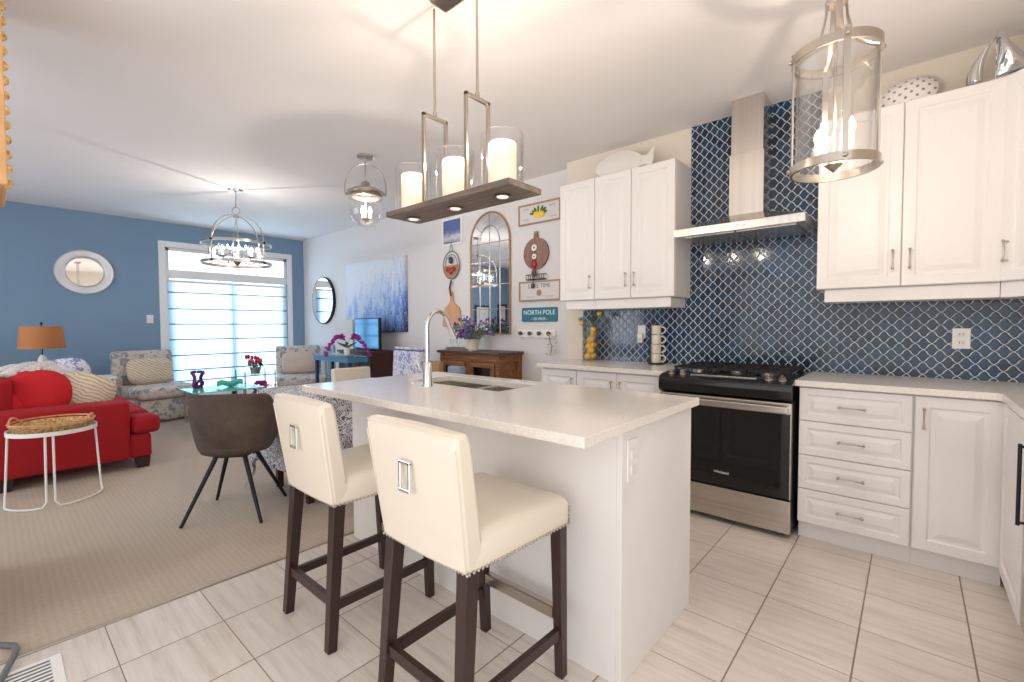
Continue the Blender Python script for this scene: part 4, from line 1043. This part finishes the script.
# ------------------------------------------------------------------ sideboard with flowers and tray
sx0, sx1, sy0, sy1 = -4.09, -3.17, -.24, .128
t = thing('wooden_sideboard', 'brown wooden sideboard with glazed doors below the arched mirror', 'sideboard', (-3.63, -.05, 0))
B().box(sx0-.03, sx1+.03, sy0-.03, sy1, .925, .955, .004).done('top', 'wood_top', t)
b = B().box(sx0, sx1, sy1-.02, sy1, .06, .925).box(sx0, sx0+.05, sy0, sy0+.05, .006, .925, .002).box(sx1-.05, sx1, sy0, sy0+.05, .006, .925, .002).box(sx0, sx0+.05, sy1-.07, sy1-.02, .006, .925).box(sx1-.05, sx1, sy1-.07, sy1-.02, .006, .925)
b.box(sx0+.05, sx1-.05, sy0+.005, sy0+.04, .85, .925).box(sx0+.05, sx1-.05, sy0+.005, sy0+.04, .08, .15).box(sx1-.045, sx1-.005, sy0+.05, sy1-.07, .85, .925).box(sx1-.045, sx1-.005, sy0+.05, sy1-.07, .08, .15)
b.box(sx0+.005, sx0+.045, sy0+.05, sy1-.07, .08, .925).box(sx0+.05, sx1-.02, sy0+.04, sy1-.02, .09, .11).box(sx0+.05, sx1-.02, sy0+.06, sy1-.02, .50, .52).box(-3.67, -3.59, sy0+.005, sy0+.04, .15, .85)
b.box(sx1-.035, sx1-.025, sy0+.05, sy1-.07, .15, .85)
b.done('frame', 'wood_brown', t)
for x0, x1 in ((sx0+.055, -3.672), (-3.588, sx1-.055)):
    d = B().box(x0, x1, sy0-.012, sy0+.008, .155, .215).box(x0, x1, sy0-.012, sy0+.008, .79, .845).box(x0, x0+.05, sy0-.012, sy0+.008, .215, .79).box(x1-.05, x1, sy0-.012, sy0+.008, .215, .79).done('door', 'wood_brown', t)
    B().box(x0+.05, x1-.05, sy0-.004, sy0, .215, .79).done('door_glass', 'oven_glass', d)
    B().ball((x1-.025 if x0 < -3.8 else x0+.025, sy0-.022, .5), .013, (1, 1, 1), 12, 8).done('knob', 'nickel', d, 60)
t = thing('flower_pot', 'cream pot of lavender and purple flowers on the sideboard', 'potted flowers', (-3.72, -.07, .955))
B().lathe([(0, 0), (.055, 0), (.078, .12), (.082, .13), (.074, .13), (.070, .11), (0, .11)], (-3.72, -.07, .955), 24).done('pot', 'cream_ceramic', t, 50)
st, fl, lf = B(), B(), B()
for i in range(70):
    a = random.uniform(0, 2*PI); el = random.uniform(.15, 1.35); L = random.uniform(.18, .36); o = Vector((-3.72, -.07, 1.07))
    dv = Vector((math.cos(a)*math.cos(el)*1.15, -abs(math.sin(a))*.55*math.cos(el) if math.sin(a) > 0 else math.sin(a)*.7*math.cos(el), math.sin(el)*.75)); e = o+dv*L; mid = o+dv*L*.5+Vector((0, 0, .04))
    e.y = min(e.y, .10); st.tube([o, mid, e], .0018, 4)
    if i % 3: 
        for k in range(4): fl.ball(e+Vector((random.uniform(-.02, .02), random.uniform(-.015, .015), random.uniform(-.03, .02))), random.uniform(.008, .016), (1, .7, 1), 6, 4)
    for k in range(3):
        q2 = o.lerp(e, random.uniform(.35, .95)); lf.ball(q2, .03, (1, .2, .25), 6, 4, Matrix.Rotation(random.uniform(0, 6), 4, 'Z') @ Matrix.Rotation(random.uniform(-1, 1), 4, 'Y'))
st.done('stem', 'leaf', t); fl.done('blossom', 'lavender', t, 60); lf.done('foliage', 'leaf_pale', t, 60)
B().ball((-3.80, -.17, 1.17), .035, (1.1, .8, 1), 12, 8).ball((-3.74, -.19, 1.13), .03, (1, .8, 1), 12, 8).ball((-3.83, -.15, 1.12), .026, (1, .8, 1.2), 12, 8).done('large_blossom', 'purple_deep', t, 60)
t = thing('candle_tray', 'metal tray with two small glass holders on the left of the sideboard', 'tray', (-4.0, -.08, .955))
B().box(-4.12, -3.90, -.13, -.03, .955, .962, .002).box(-4.12, -3.90, -.132, -.128, .955, .985).box(-4.12, -3.90, -.032, -.028, .955, .985).done('tray', 'nickel', t)
for x in (-4.06, -3.96): B().lathe([(0, 0), (.022, 0), (.008, .01), (.008, .05), (.024, .07), (.026, .12), (.023, .12), (.020, .07)], (x, -.08, .962), 18, cap=False).done('glass_holder', 'glass', t, 60)

# ------------------------------------------------------------------ television wall
t = thing('television', 'flat television reflecting the patio blinds below the painting', 'television', (-5.78, -.20, .90))
tvM = Matrix.Translation((-5.83, -.12, 0)) @ Matrix.Rotation(R(-6), 4, 'Z')
b = B().box(-.36, .40, -.02, .02, .90, 1.345, .004); bmesh.ops.transform(b.bm, matrix=tvM, verts=b.bm.verts); b.done('case', 'black_matte', t)
b = B().box(-.35, .385, -.0225, -.0195, .92, 1.33); bmesh.ops.transform(b.bm, matrix=tvM, verts=b.bm.verts); b.done('screen', 'tv_screen', t)
b = B().box(-.16, .16, -.08, .08, .885, .897, .002).box(-.04, .04, -.01, .015, .897, .93); bmesh.ops.transform(b.bm, matrix=tvM, verts=b.bm.verts); b.done('stand', 'black_matte', t)
t = thing('media_cabinet', 'dark reddish wooden media cabinet under the television', 'media cabinet', (-5.8, -.1, 0))
B().box(-6.36, -5.44, -.30, .128, .855, .885, .004).done('top', 'wood_dark', t)
B().box(-6.34, -5.46, -.27, .125, .06, .855, .003).done('body', 'wood_dark', t)
for k in range(4): B().panel((-6.33+k*.216, -.271, .10), (1, 0, 0), (0, 0, 1), .212, .72).done('door', 'wood_dark', t)
for x in (-6.32, -5.52):
    for y in (-.25, .09): B().box(x, x+.04, y, y+.03, .006, .06).done('leg', 'wood_dark', t)
t = thing('box_speaker', 'pale grey rectangular speaker panel standing left of the television', 'speaker', (-6.6, -.3, .8))
t.location = (-6.85, -.17, .006)
B().box(-6.93, -6.40, -.02, .10, .006, .8, .004).done('stand_body', 'light_shade', t)
B().box(-6.93, -6.40, -.02, .10, .80, 1.33, .008).done('cabinet', 'light_shade', t)
# blue console with orchid, in front of the media cabinet
t = thing('blue_console_table', 'blue lacquered console table with glass top behind the dining area', 'console table', (-5.9, -.75, 0))
gx0, gx1, gy0, gy1 = -6.22, -5.28, -.74, -.42
B().box(gx0, gx1, gy0, gy1, .835, .86, .004).done('top', 'glass_tint', t)
B().box(gx0+.02, gx1-.02, gy0+.02, gy1-.02, .77, .833, .003).done('apron', 'blue_lacquer', t)
for x in (gx0+.03, gx1-.07):
    for y in (gy0+.03, gy1-.07): B().box(x, x+.04, y, y+.04, .006, .77, .002).done('leg', 'blue_dark', t)
B().box(gx0+.04, gx1-.04, gy0+.04, gy1-.04, .30, .32).done('shelf', 'blue_lacquer', t)
def orchid(cx, cy, z, label, span, hgt, potr=.06, mat='magenta'):
    t = thing('potted_orchid', label, 'orchid', (cx, cy, z))
    B().lathe([(0, 0), (potr*.8, 0), (potr, .09), (potr*.92, .09), (0, .08)], (cx, cy, z), 20).done('pot', 'ceramic_white', t, 50)
    stm, bl, lv = B(), B(), B(); ux, uy = .66, .75
    for s in (-1, 1):
        pts = [Vector((cx+s*ux*span*k, cy+s*uy*span*k, z+.09+hgt*1.1*math.sin(PI*min(1, .15+k*.85)*1.0)-.07*k*k)) for k in [i/9 for i in range(10)]]
        pts[0] = Vector((cx, cy, z+.08)); stm.tube(pts, .003, 5)
        for p in pts[2:]:
            for _ in range(5):
                c = p+Vector((random.uniform(-.02, .02), random.uniform(-.02, .02), random.uniform(-.03, .02)))
                for q_ in range(3): bl.ball(c, .024, (1, .35, .7), 7, 4, Matrix.Rotation(random.uniform(0, 6), 4, 'Z') @ Matrix.Rotation(random.uniform(-1, 1), 4, 'X'))
    for k in range(7):
        a = k*.9; lv.ball((cx+.07*math.cos(a), cy+.07*math.sin(a), z+.12+.02*(k % 2)), .07, (1, .3, .1), 8, 5, Matrix.Rotation(a, 4, 'Z') @ Matrix.Rotation(-.4, 4, 'Y'))
    stm.done('stem', 'leaf', t); bl.done('blossom', mat, t, 60); lv.done('leaf', 'leaf', t, 60)
orchid(-5.52, -.60, .86, 'magenta orchid with two arching stems in a white pot on the blue console', .27, .15, .045)

# ------------------------------------------------------------------ dining area
def parsons(cx, cy, rz, label, mat, zt=.90, w=.23, legmat='espresso', trim=None):
    t = thing('dining_chair', label, 'dining chair', (cx, cy, .006), rz); M = Matrix.Translation((cx, cy, .006)) @ Matrix.Rotation(rz, 4, 'Z')
    def D(b, *a, **k): bmesh.ops.transform(b.bm, matrix=M, verts=b.bm.verts); return b.done(*a, **k)
    D(B().box(-w, w, -.22, .24, .38, .47, .025, seg=3), 'seat', mat, t, smooth=60)
    b = B().prism([(-.25, .36), (-.17, .36), (-.20, zt-.01), (-.215, zt), (-.26, zt), (-.275, zt-.01)], -w, w, YZ(0), .012)
    k = D(b, 'backrest', mat, t, smooth=50)
    if trim: D(B().box(-w-.002, w+.002, -.279, -.197, zt-.035, zt-.02, .002), 'trim_band', trim, k)
    for x in (-w+.03, w-.03):
        D(B().bar((x, -.20, .38), (x, -.25, 0), .04, .04, .03, .03), 'leg', legmat, t); D(B().bar((x, .20, .38), (x, .21, 0), .04, .04, .03, .03), 'leg', legmat, t)
    return t
parsons(-4.05, -1.245, R(-90), 'cream upholstered dining chair on the far side of the cloth-covered table', 'leather_cream', .805, .20)
parsons(-4.36, -.74, R(172), 'high-backed dining chair in blue and white scroll fabric with navy band', 'floral_blue', .98, .31, trim='blue_dark')
parsons(-3.84, -.76, R(180), 'tan low-backed dining chair between the patterned chair and the sideboard', 'tan_leather', .85, .11)
parsons(-3.17, -1.05, R(180), 'blue-grey dining chair whose top just shows over the sink', 'grey_fabric', .855, .09)
def shell_chair(cx, cy, rz, label):
    t = thing('shell_chair', label, 'dining chair', (cx, cy, .006), rz); M = Matrix.Translation((cx, cy, .006)) @ Matrix.Rotation(rz, 4, 'Z')
    def D(b, *a, **k): bmesh.ops.transform(b.bm, matrix=M, verts=b.bm.verts); return b.done(*a, **k)
    # shell: back wraps round to low arms; +y is the front
    def sh(u, v):
        a = PI*(1.5+(u-.5)*1.36)                       # around the back
        c = abs(u-.5)*2
        hgt = .80-.015*math.cos(PI*(1-c)) - (.27*max(0, (c-.56)/.44)**1.3)
        z = .425+(hgt-.425)*v; fl = .76+.24*min(1, v*1.3)**.6-.03*v*v
        rx, ry = .235*fl, .225*fl
        return Vector((rx*math.cos(a)*(1.04+.0*v), ry*math.sin(a)-.035*v*(1-c), z))
    D(B().surf(sh, 26, 12), 'backrest', 'suede', t, smooth=180, solid=.035)
    D(B().lathe([(0, .40), (.15, .405), (.20, .43), (.215, .46), (.205, .485), (.12, .49), (0, .488)], (0, 0, 0), 30), 'seat', 'suede', t, smooth=60)
    for a in (45, 135, 225, 315):
        c, s = math.cos(R(a)), math.sin(R(a))
        D(B().cyl((c*.11, s*.11, .41), (c*.325, s*.325, 0), .015, .010, 14), 'leg', 'black_metal', t, smooth=50)
    D(B().box(-.10, .10, -.10, .10, .385, .40, .004), 'under_plate', 'black_metal', t)
    return t
shell_chair(-3.36, -2.60, R(50), 'brown suede shell chair with slanted black legs standing on the carpet')
tx0, tx1, ty0, ty1, tz = -3.72, -3.04, -2.31, -1.36, .76
t = thing('dining_table', 'dark wooden dining table hidden under the grey patterned cloth', 'dining table', ((tx0+tx1)/2, (ty0+ty1)/2, .006))
B().box(tx0, tx1, ty0, ty1, .725, tz-.002, .004).done('tabletop', 'wood_dark', t)
for x in (tx0+.06, tx1-.12):
    for y in (ty0+.06, ty1-.12): B().bar((x+.03, y+.03, .725), (x+.03, y+.03, .006), .06, .06, .04, .04).done('leg', 'wood_dark', t)
def cloth(u, v):
    drop = .56; Lx, Ly = tx1-tx0, ty1-ty0
    X = -drop+(Lx+2*drop)*u; Y = -drop+(Ly+2*drop)*v
    cx, cy = min(max(X, 0), Lx), min(max(Y, 0), Ly); dx, dy = X-cx, Y-cy; d = math.hypot(dx, dy)
    if d < 1e-6: return Vector((tx0+cx, ty0+cy, tz+.002))
    ang = math.atan2(dy, dx); nx, ny = math.cos(ang), math.sin(ang)
    s = X*7+Y*7; rip = .018*math.sin(s*2.2)*min(1, d/.2)
    corner = min(abs(dx), abs(dy))/drop
    out = .012+.10*corner*d+rip+.04*d
    return Vector((tx0+cx+nx*out, ty0+cy+ny*out, tz+.002-max(0, d-.01)*.985))
one('tablecloth', 'grey and white damask tablecloth draped over the dining table', 'tablecloth', B().surf(cloth, 60, 72), 'damask', smooth=180, solid=.003)
t = thing('low_bench', 'black bench seat half under the tablecloth beside the island', 'bench', (-3.0, -1.55, .006))
B().box(-3.06, -2.80, -1.95, -1.42, .39, .44, .01).done('seat', 'black_matte', t)
for x in (-3.04, -2.84):
    for y in (-1.93, -1.47): B().box(x, x+.03, y, y+.03, .006, .39).done('leg', 'black_matte', t)

def pillow(name, label, c, r, s, rot, mat, pip=None, ex=.62):
    t = thing(name, label, 'pillow', (c[0], c[1], c[2]-r*s[2]))
    Mx = Matrix.Translation(c) @ rot
    def fn(u, v):
        th, ph = 2*PI*u, PI*(v-.5)
        f = lambda w_, e: math.copysign(abs(w_)**e, w_)
        return Mx @ Vector((r*s[0]*f(math.cos(ph), 1)*f(math.cos(th), ex), r*s[1]*math.sin(ph), r*s[2]*f(math.cos(ph), 1)*f(math.sin(th), ex)))
    B().surf(fn, 32, 16, True).done('cushion', mat, t, 180)
    B().tube([Mx @ Vector((r*s[0]*math.copysign(abs(math.cos(a))**ex, math.cos(a)), 0, r*s[2]*math.copysign(abs(math.sin(a))**ex, math.sin(a)))) for a in [2*PI*i/48 for i in range(48)]], .006, 6, True).done('piping', pip or mat, t, 60)
    return t
# ------------------------------------------------------------------ slipper armchairs
def slipper(cx, cy, rz, label, pil, pillabel):
    t = thing('slipper_chair', label, 'armchair', (cx, cy, .006), rz); M = Matrix.Translation((cx, cy, .006)) @ Matrix.Rotation(rz, 4, 'Z')
    def D(b, *a, **k): bmesh.ops.transform(b.bm, matrix=M, verts=b.bm.verts); return b.done(*a, **k)
    D(B().box(-.34, .34, -.36, .38, .02, .30, .02), 'skirt', 'floral', t, smooth=50)
    D(B().box(-.35, .35, -.28, .43, .305, .455, .055, seg=4), 'seat_cushion', 'floral', t, smooth=60)
    D(B().prism([(-.40, .28), (-.24, .28), (-.30, .86), (-.33, .90), (-.43, .90), (-.47, .86)], -.34, .34, YZ(0), .035), 'backrest', 'floral', t, smooth=60)
    Mp = Matrix.Translation((cx, cy, 0)) @ Matrix.Rotation(rz, 4, 'Z')
    pillow('throw_pillow', pillabel, tuple(Mp @ Vector((0, -.150, .635))), .26, (1.0, .30, .66), Matrix.Rotation(rz, 4, 'Z') @ Matrix.Rotation(R(14), 4, 'X'), pil, None, .45)
    return t
slipper(-7.60, -2.20, R(-78), 'floral slipper chair against the blue wall left of the patio door', 'cream_pattern', 'ribbed cream pillow on the left floral slipper chair')
slipper(-7.40, -.37, R(-110), 'floral slipper chair in the corner right of the patio door', 'blush', 'plain blush pillow on the right floral slipper chair')
b = B()
def thr(u, v):
    s = v*1.15
    if s < .35: p = (-.14+.0, .60+.0, .92-(.35-s)*1.0)
    y = .0
    return Vector((-7.15+.18*math.sin(v*2.2)+.02*math.sin(u*19), .04-.20*u*.0-.02*math.sin(u*12)-.55*0, .9-.85*v))
def thr2(u, v):
    return Vector((-7.12+.16*v+.015*math.sin(u*20), .10-.19*u+.01*math.sin(v*9), .90-.80*v+.02*math.sin(u*6)))
one('throw_blanket', 'pale blue throw hanging over the side of the right floral chair', 'blanket', B().surf(thr2, 20, 20), 'pale_blue_cloth', smooth=180, solid=.02)

# glass side table with tulips
t = thing('glass_side_table', 'square glass side table with thin metal legs by the patio door', 'side table', (-7.2, -1.12, .006))
B().box(-7.40, -7.0, -1.33, -.90, .535, .545, .002).done('glass_top', 'glass_tint', t)
B().box(-7.38, -7.02, -1.31, -.92, .22, .228, .002).done('glass_shelf', 'glass_tint', t)
for x in (-7.39, -7.02):
    for y in (-1.32, -.92): B().box(x, x+.012, y, y+.012, .006, .60, .001).done('leg', 'grey_plastic', t)
t = thing('tulip_pot', 'silver pot of red tulips on the glass side table', 'potted tulips', (-7.2, -1.115, .545))
B().lathe([(0, 0), (.06, 0), (.08, .10), (.072, .10), (0, .09)], (-7.2, -1.115, .545), 22).done('pot', 'nickel', t, 50)
st, fl, lv = B(), B(), B()
for i in range(11):
    a = i*2.4; r = .05+.07*(i % 3)/2; p0 = Vector((-7.2, -1.115, .63)); p1 = p0+Vector((math.cos(a)*r*.9, math.sin(a)*r*1.0, .09+.09*((i*7) % 5)/5))
    st.tube([p0, (p0+p1)/2+Vector((0, 0, .02)), p1], .003, 5); B().ball(p1, .030, (.75, .75, 1.15), 10, 7).done('tulip', 'tulip_red', t, 60)
    lv.ball((p0+p1)/2+Vector((math.cos(a+1)*.03, math.sin(a+1)*.05, 0)), .05, (.35, .12, 1.1), 8, 5, Matrix.Rotation(a, 4, 'Z') @ Matrix.Rotation(.5, 4, 'X'))
st.done('stem', 'leaf', t); lv.done('leaf', 'leaf', t, 60)
orchid(-7.16, -1.06, .228, 'small drooping purple orchid on the lower shelf of the glass side table', .10, .10, .035)
# coffee table and knot ornament
t = thing('coffee_table', 'aqua glass coffee table in front of the patio door', 'coffee table', (-6.75, -1.7, .006))
B().box(-6.97, -6.35, -2.1, -1.30, .43, .445, .004).done('glass_top', 'aqua_glass', t)
for x in (-6.94, -6.40):
    for y in (-2.05, -1.37): B().box(x, x+.02, y, y+.02, .006, .43, .002).done('leg', 'nickel', t)
t = thing('knot_sculpture', 'purple twisted knot sculpture on the aqua glass table', 'sculpture', (-6.85, -1.92, .445))
B().tube([Vector((-6.85+.04*math.sin(2*a), -1.92+.055*math.sin(a)+.02*math.sin(3*a), .445+.125+.105*math.cos(a)-.02*math.cos(2*a))) for a in [2*PI*i/40 for i in range(40)]], .020, 10, True).done('knot', 'purple_deep', t, 180)
B().tube([Vector((-6.85+.03*math.cos(a), -1.90+.035*math.sin(a), .445+.055+.035*math.cos(a))) for a in [2*PI*i/24 for i in range(24)]], .017, 10, True).done('lower_loop', 'purple_deep', t, 180)
B().box(-6.88, -6.82, -1.97, -1.87, .445, .455, .003).done('base', 'purple_deep', t)
t = thing('glass_leaf_dish', 'turquoise glass leaf dish beside the purple sculpture', 'dish', (-6.7, -1.62, .445))
B().surf(lambda u, v: Vector((-6.70+(u-.5)*.16*math.sin(PI*v), -1.75+.30*v, .452+.06*(u-.5)**2*4+.015*math.sin(v*9)+.012)), 10, 16).done('dish', 'aqua_glass', t, 180, solid=.01)

# ------------------------------------------------------------------ sofa group
sxa = -5.0
t = thing('red_sofa', 'red upholstered sofa with dark block feet, its arm towards the kitchen', 'sofa', (-6.0, -3.3, .006))
B().box(-7.0, -5.27, -3.85, -2.74, .10, .30, .02).done('base', 'red_fabric', t, 50)
B().box(sxa-.27, sxa, -3.95, -2.885, .10, .595, .03, seg=3).done('arm', 'red_fabric', t, 60)
B().box(-7.0-.22, -7.0, -3.95, -2.885, .10, .595, .03, seg=3).done('arm', 'red_fabric', t, 60)
B().box(sxa-.27, sxa-.02, -2.89, -2.74, .10, .30, .02).done('base_return', 'red_fabric', t, 50)
for a, c in ((-7.0, -6.14), (-6.135, -5.275)):
    B().box(a, c, -3.6, -2.70, .305, .475, .05, seg=4).done('seat_cushion', 'red_fabric', t, 60)
    B().box(a, c, -3.80, -3.55, .47, .84, .06, seg=4).done('back_cushion', 'red_fabric', t, 60)
B().box(sxa-.275, sxa-.01, -2.88, -2.67, .30, .455, .05, seg=4).done('cushion_return', 'red_fabric', t, 60)
B().box(-7.0, -5.27, -3.97, -3.78, .10, .74, .04, seg=3).done('back', 'red_fabric', t, 60)
for x in (-5.12, -7.1):
    for y in (-3.62, -2.80): B().bar((x+.04, y, .10), (x+.04, y, .006), .11, .10, .085, .08).done('foot', 'espresso', t)
RZ = lambda a: Matrix.Rotation(R(a), 4, 'Z')
RX = lambda a: Matrix.Rotation(R(a), 4, 'X')
pillow('throw_pillow', 'plump bright red pillow leaning inside the sofa arm', (-5.42, -3.42, .68), .215, (1, .42, .92), RZ(78) @ RX(-15), 'red_pillow', None, .85)
pillow('throw_pillow', 'cream crackle-pattern pillow nearest the sofa front, right of the red pillow', (-5.44, -3.12, .665), .20, (1, .40, .80), RZ(80) @ Matrix.Rotation(R(22), 4, 'Y') @ RX(-14), 'cream_pattern')
pillow('throw_pillow', 'white pillow with blue motifs standing behind the cream pillow', (-6.25, -3.20, .72), .215, (1, .36, .92), RZ(75) @ Matrix.Rotation(R(-8), 4, 'Y') @ RX(-8), 'floral_blue')
pillow('throw_pillow', 'flat red pillow at the left edge of the picture', (-5.40, -3.66, .60), .19, (1, .42, .80), RZ(80) @ RX(-20), 'red_pillow', None, .85)
def furb(u, v):
    y = -3.70+.62*v; x = -5.66+.17*u; z = .80+.10*math.sin(PI*min(1, v*1.05))**.6-.05*(1-math.sin(PI*u))-.30*max(0, v-.62)*2.0
    return Vector((x, y, z+.012*math.sin(u*15+v*31)))
one('fur_throw', 'fluffy off-white throw draped behind the red pillow on the sofa', 'throw', B().surf(furb, 16, 40), 'fur', smooth=180, solid=.07)
# white wire side table + tray
cx, cy, rr_, tzz = -4.62, -3.375, .235, .52
t = thing('wire_side_table', 'round white metal side table with bent wire legs in front of the sofa', 'side table', (cx, cy, .006))
B().lathe([(0, 0), (rr_, 0), (rr_, .028), (rr_-.008, .028), (rr_-.008, .008), (0, .008)], (cx, cy, tzz-.028), 40).done('tray_top', 'trim_white', t, 40)
for a0, a1 in ((-4, 88), (-14, -88)):
    a0, a1 = R(a0), R(a1); q = lambda a, r_, z: Vector((cx+r_*math.cos(a), cy+r_*math.sin(a), z))
    am = a0+(a1-a0)*.06; an = a0+(a1-a0)*.94
    B().tube([q(a0, .222, tzz-.02), q(a0, .245, .05), q(am, .250, .014)]+[q(a0+(a1-a0)*k/6, .252, .013) for k in range(1, 6)]+[q(an, .250, .014), q(a1, .245, .05), q(a1, .222, tzz-.02)], .007, 8).done('leg', 'trim_white', t, 60)
t = thing('rattan_tray', 'woven rattan tray with looped handles on the white wire table', 'tray', (cx, cy, tzz-.018))
B().lathe([(0, 0), (.19, 0), (.215, .045), (.222, .05), (.212, .055), (.185, .014), (0, .012)], (cx, cy, tzz-.019), 40).done('basket', 'wicker', t, 60)
for a in (R(65), R(245)):
    B().tube([Vector((cx+.215*math.cos(a+d_), cy+.215*math.sin(a+d_), tzz+.03+.05*math.sin(PI*(d_+.4)/.8))) for d_ in [-.4+.8*i/12 for i in range(13)]], .007, 8).done('handle', 'wood_light', t, 60)
B().tube([(cx+.222*math.cos(a), cy+.222*math.sin(a), tzz+.048) for a in [2*PI*i/40 for i in range(40)]], .006, 6, True).done('rim', 'wood_light', t, 60)
# end table with lamp
t = thing('end_table', 'white end table beside the far arm of the sofa', 'end table', (-7.65, -2.98, .006))
B().box(-7.9, -7.42, -3.42, -2.62, .585, .61, .004).done('top', 'trim_white', t)
for x in (-7.88, -7.46):
    for y in (-3.4, -2.66): B().box(x, x+.025, y, y+.025, .006, .585, .002).done('leg', 'trim_white', t)
lx_, ly_ = -7.6, -3.255
t = thing('table_lamp', 'table lamp with tan burlap drum shade in front of the blue wall', 'table lamp', (lx_, ly_, .61))
B().lathe([(0, 0), (.07, 0), (.07, .02), (.03, .04), (.045, .10), (.055, .18), (.035, .27), (.015, .30), (0, .30)], (lx_, ly_, .61), 24).done('base', 'ceramic_white', t, 50)
B().cyl((lx_, ly_, .90), (lx_, ly_, 1.27), .006).ball((lx_, ly_, 1.275), .014, (1, 1, 1), 10, 6).done('stem', 'black_metal', t, 50)
B().lathe([(.200, 0), (.180, .255), (.176, .255), (.196, 0)], (lx_, ly_, .985), 40, cap=False).done('lamp_shade', 'burlap', t, 50)
# round mirror on the blue wall
t = thing('round_mirror', 'round mirror with wide silvery frame on the blue wall', 'mirror', (XF, -2.79, 1.66))
MX = Matrix.Rotation(R(90), 4, 'Y')
B().lathe([(.185, .01), (.20, .028), (.235, .022), (.265, .030), (.29, .026), (.302, .012), (.300, .001), (.185, .001)], (XF, -2.79, 1.965), 56, MX, cap=False).done('frame', 'silver_frame', t, 40)
B().lathe([(0, .002), (.19, .002), (.19, .012), (0, .012)], (XF, -2.79, 1.965), 48, MX).done('mirror_glass', 'mirror', t, 40)
# framed pictures on the blue wall deeper in the living room (they show in the arched mirror)
for i, (y0, y1, z0, z1, lb) in enumerate(((-4.75, -4.20, 1.05, 1.75, 'black-framed picture on the blue wall beyond the sofa, nearer the sofa'), (-5.4, -5.05, 1.2, 1.8, 'small black-framed picture on the blue wall beyond the sofa, nearer the far corner'))):
    t = thing('framed_picture', lb, 'picture', (XF, (y0+y1)/2, z0))
    B().box(XF, XF+.025, y0, y1, z0, z0+.05).box(XF, XF+.025, y0, y1, z1-.05, z1).box(XF, XF+.025, y0, y0+.05, z0+.05, z1-.05).box(XF, XF+.025, y1-.05, y1, z0+.05, z1-.05).done('frame', 'black_matte', t)
    B().box(XF, XF+.015, y0+.05, y1-.05, z0+.05, z1-.05).done('print', 'light_shade', t)
# woven hanging on the end of the near wall
t = thing('woven_frame', 'natural cork-like woven wall hanging at the left picture edge', 'wall hanging', (-2.9, -3.60, 1.78))
B().box(-3.25, -2.72, -3.699, -3.592, 1.80, 2.52, .012).done('panel', 'frame_cork', t)
b = B()
for i in range(13): b.ball((-2.74, -3.594, 1.81+i*.058), .017, (.6, 1, 1.2), 8, 6)
b.done('shaggy_edge', 'wicker', t)
# floor register and cable
t = thing('floor_register', 'white metal floor register at the carpet edge, lower left corner', 'floor register', (-2.31, -3.60, 0))
b = B().box(-2.40, -2.19, -3.80, -3.515, .0, .005, .001).done('frame', 'trim_white', t)
for i in range(7): B().box(-2.375+i*.024, -2.366+i*.024, -3.77, -3.545, .005, .0065).done('slot', 'grey_plastic', t)
one('cable_loop', 'dark looped cable on the floor in the lower left corner', 'cable', B().tube([(-2.66, -3.70, .012), (-2.60, -3.655, .016), (-2.555, -3.63, .022), (-2.50, -3.625, .03), (-2.45, -3.635, .028), (-2.38, -3.66, .012), (-2.25, -3.70, .010)], .011, 8), 'grey_plastic', smooth=60)
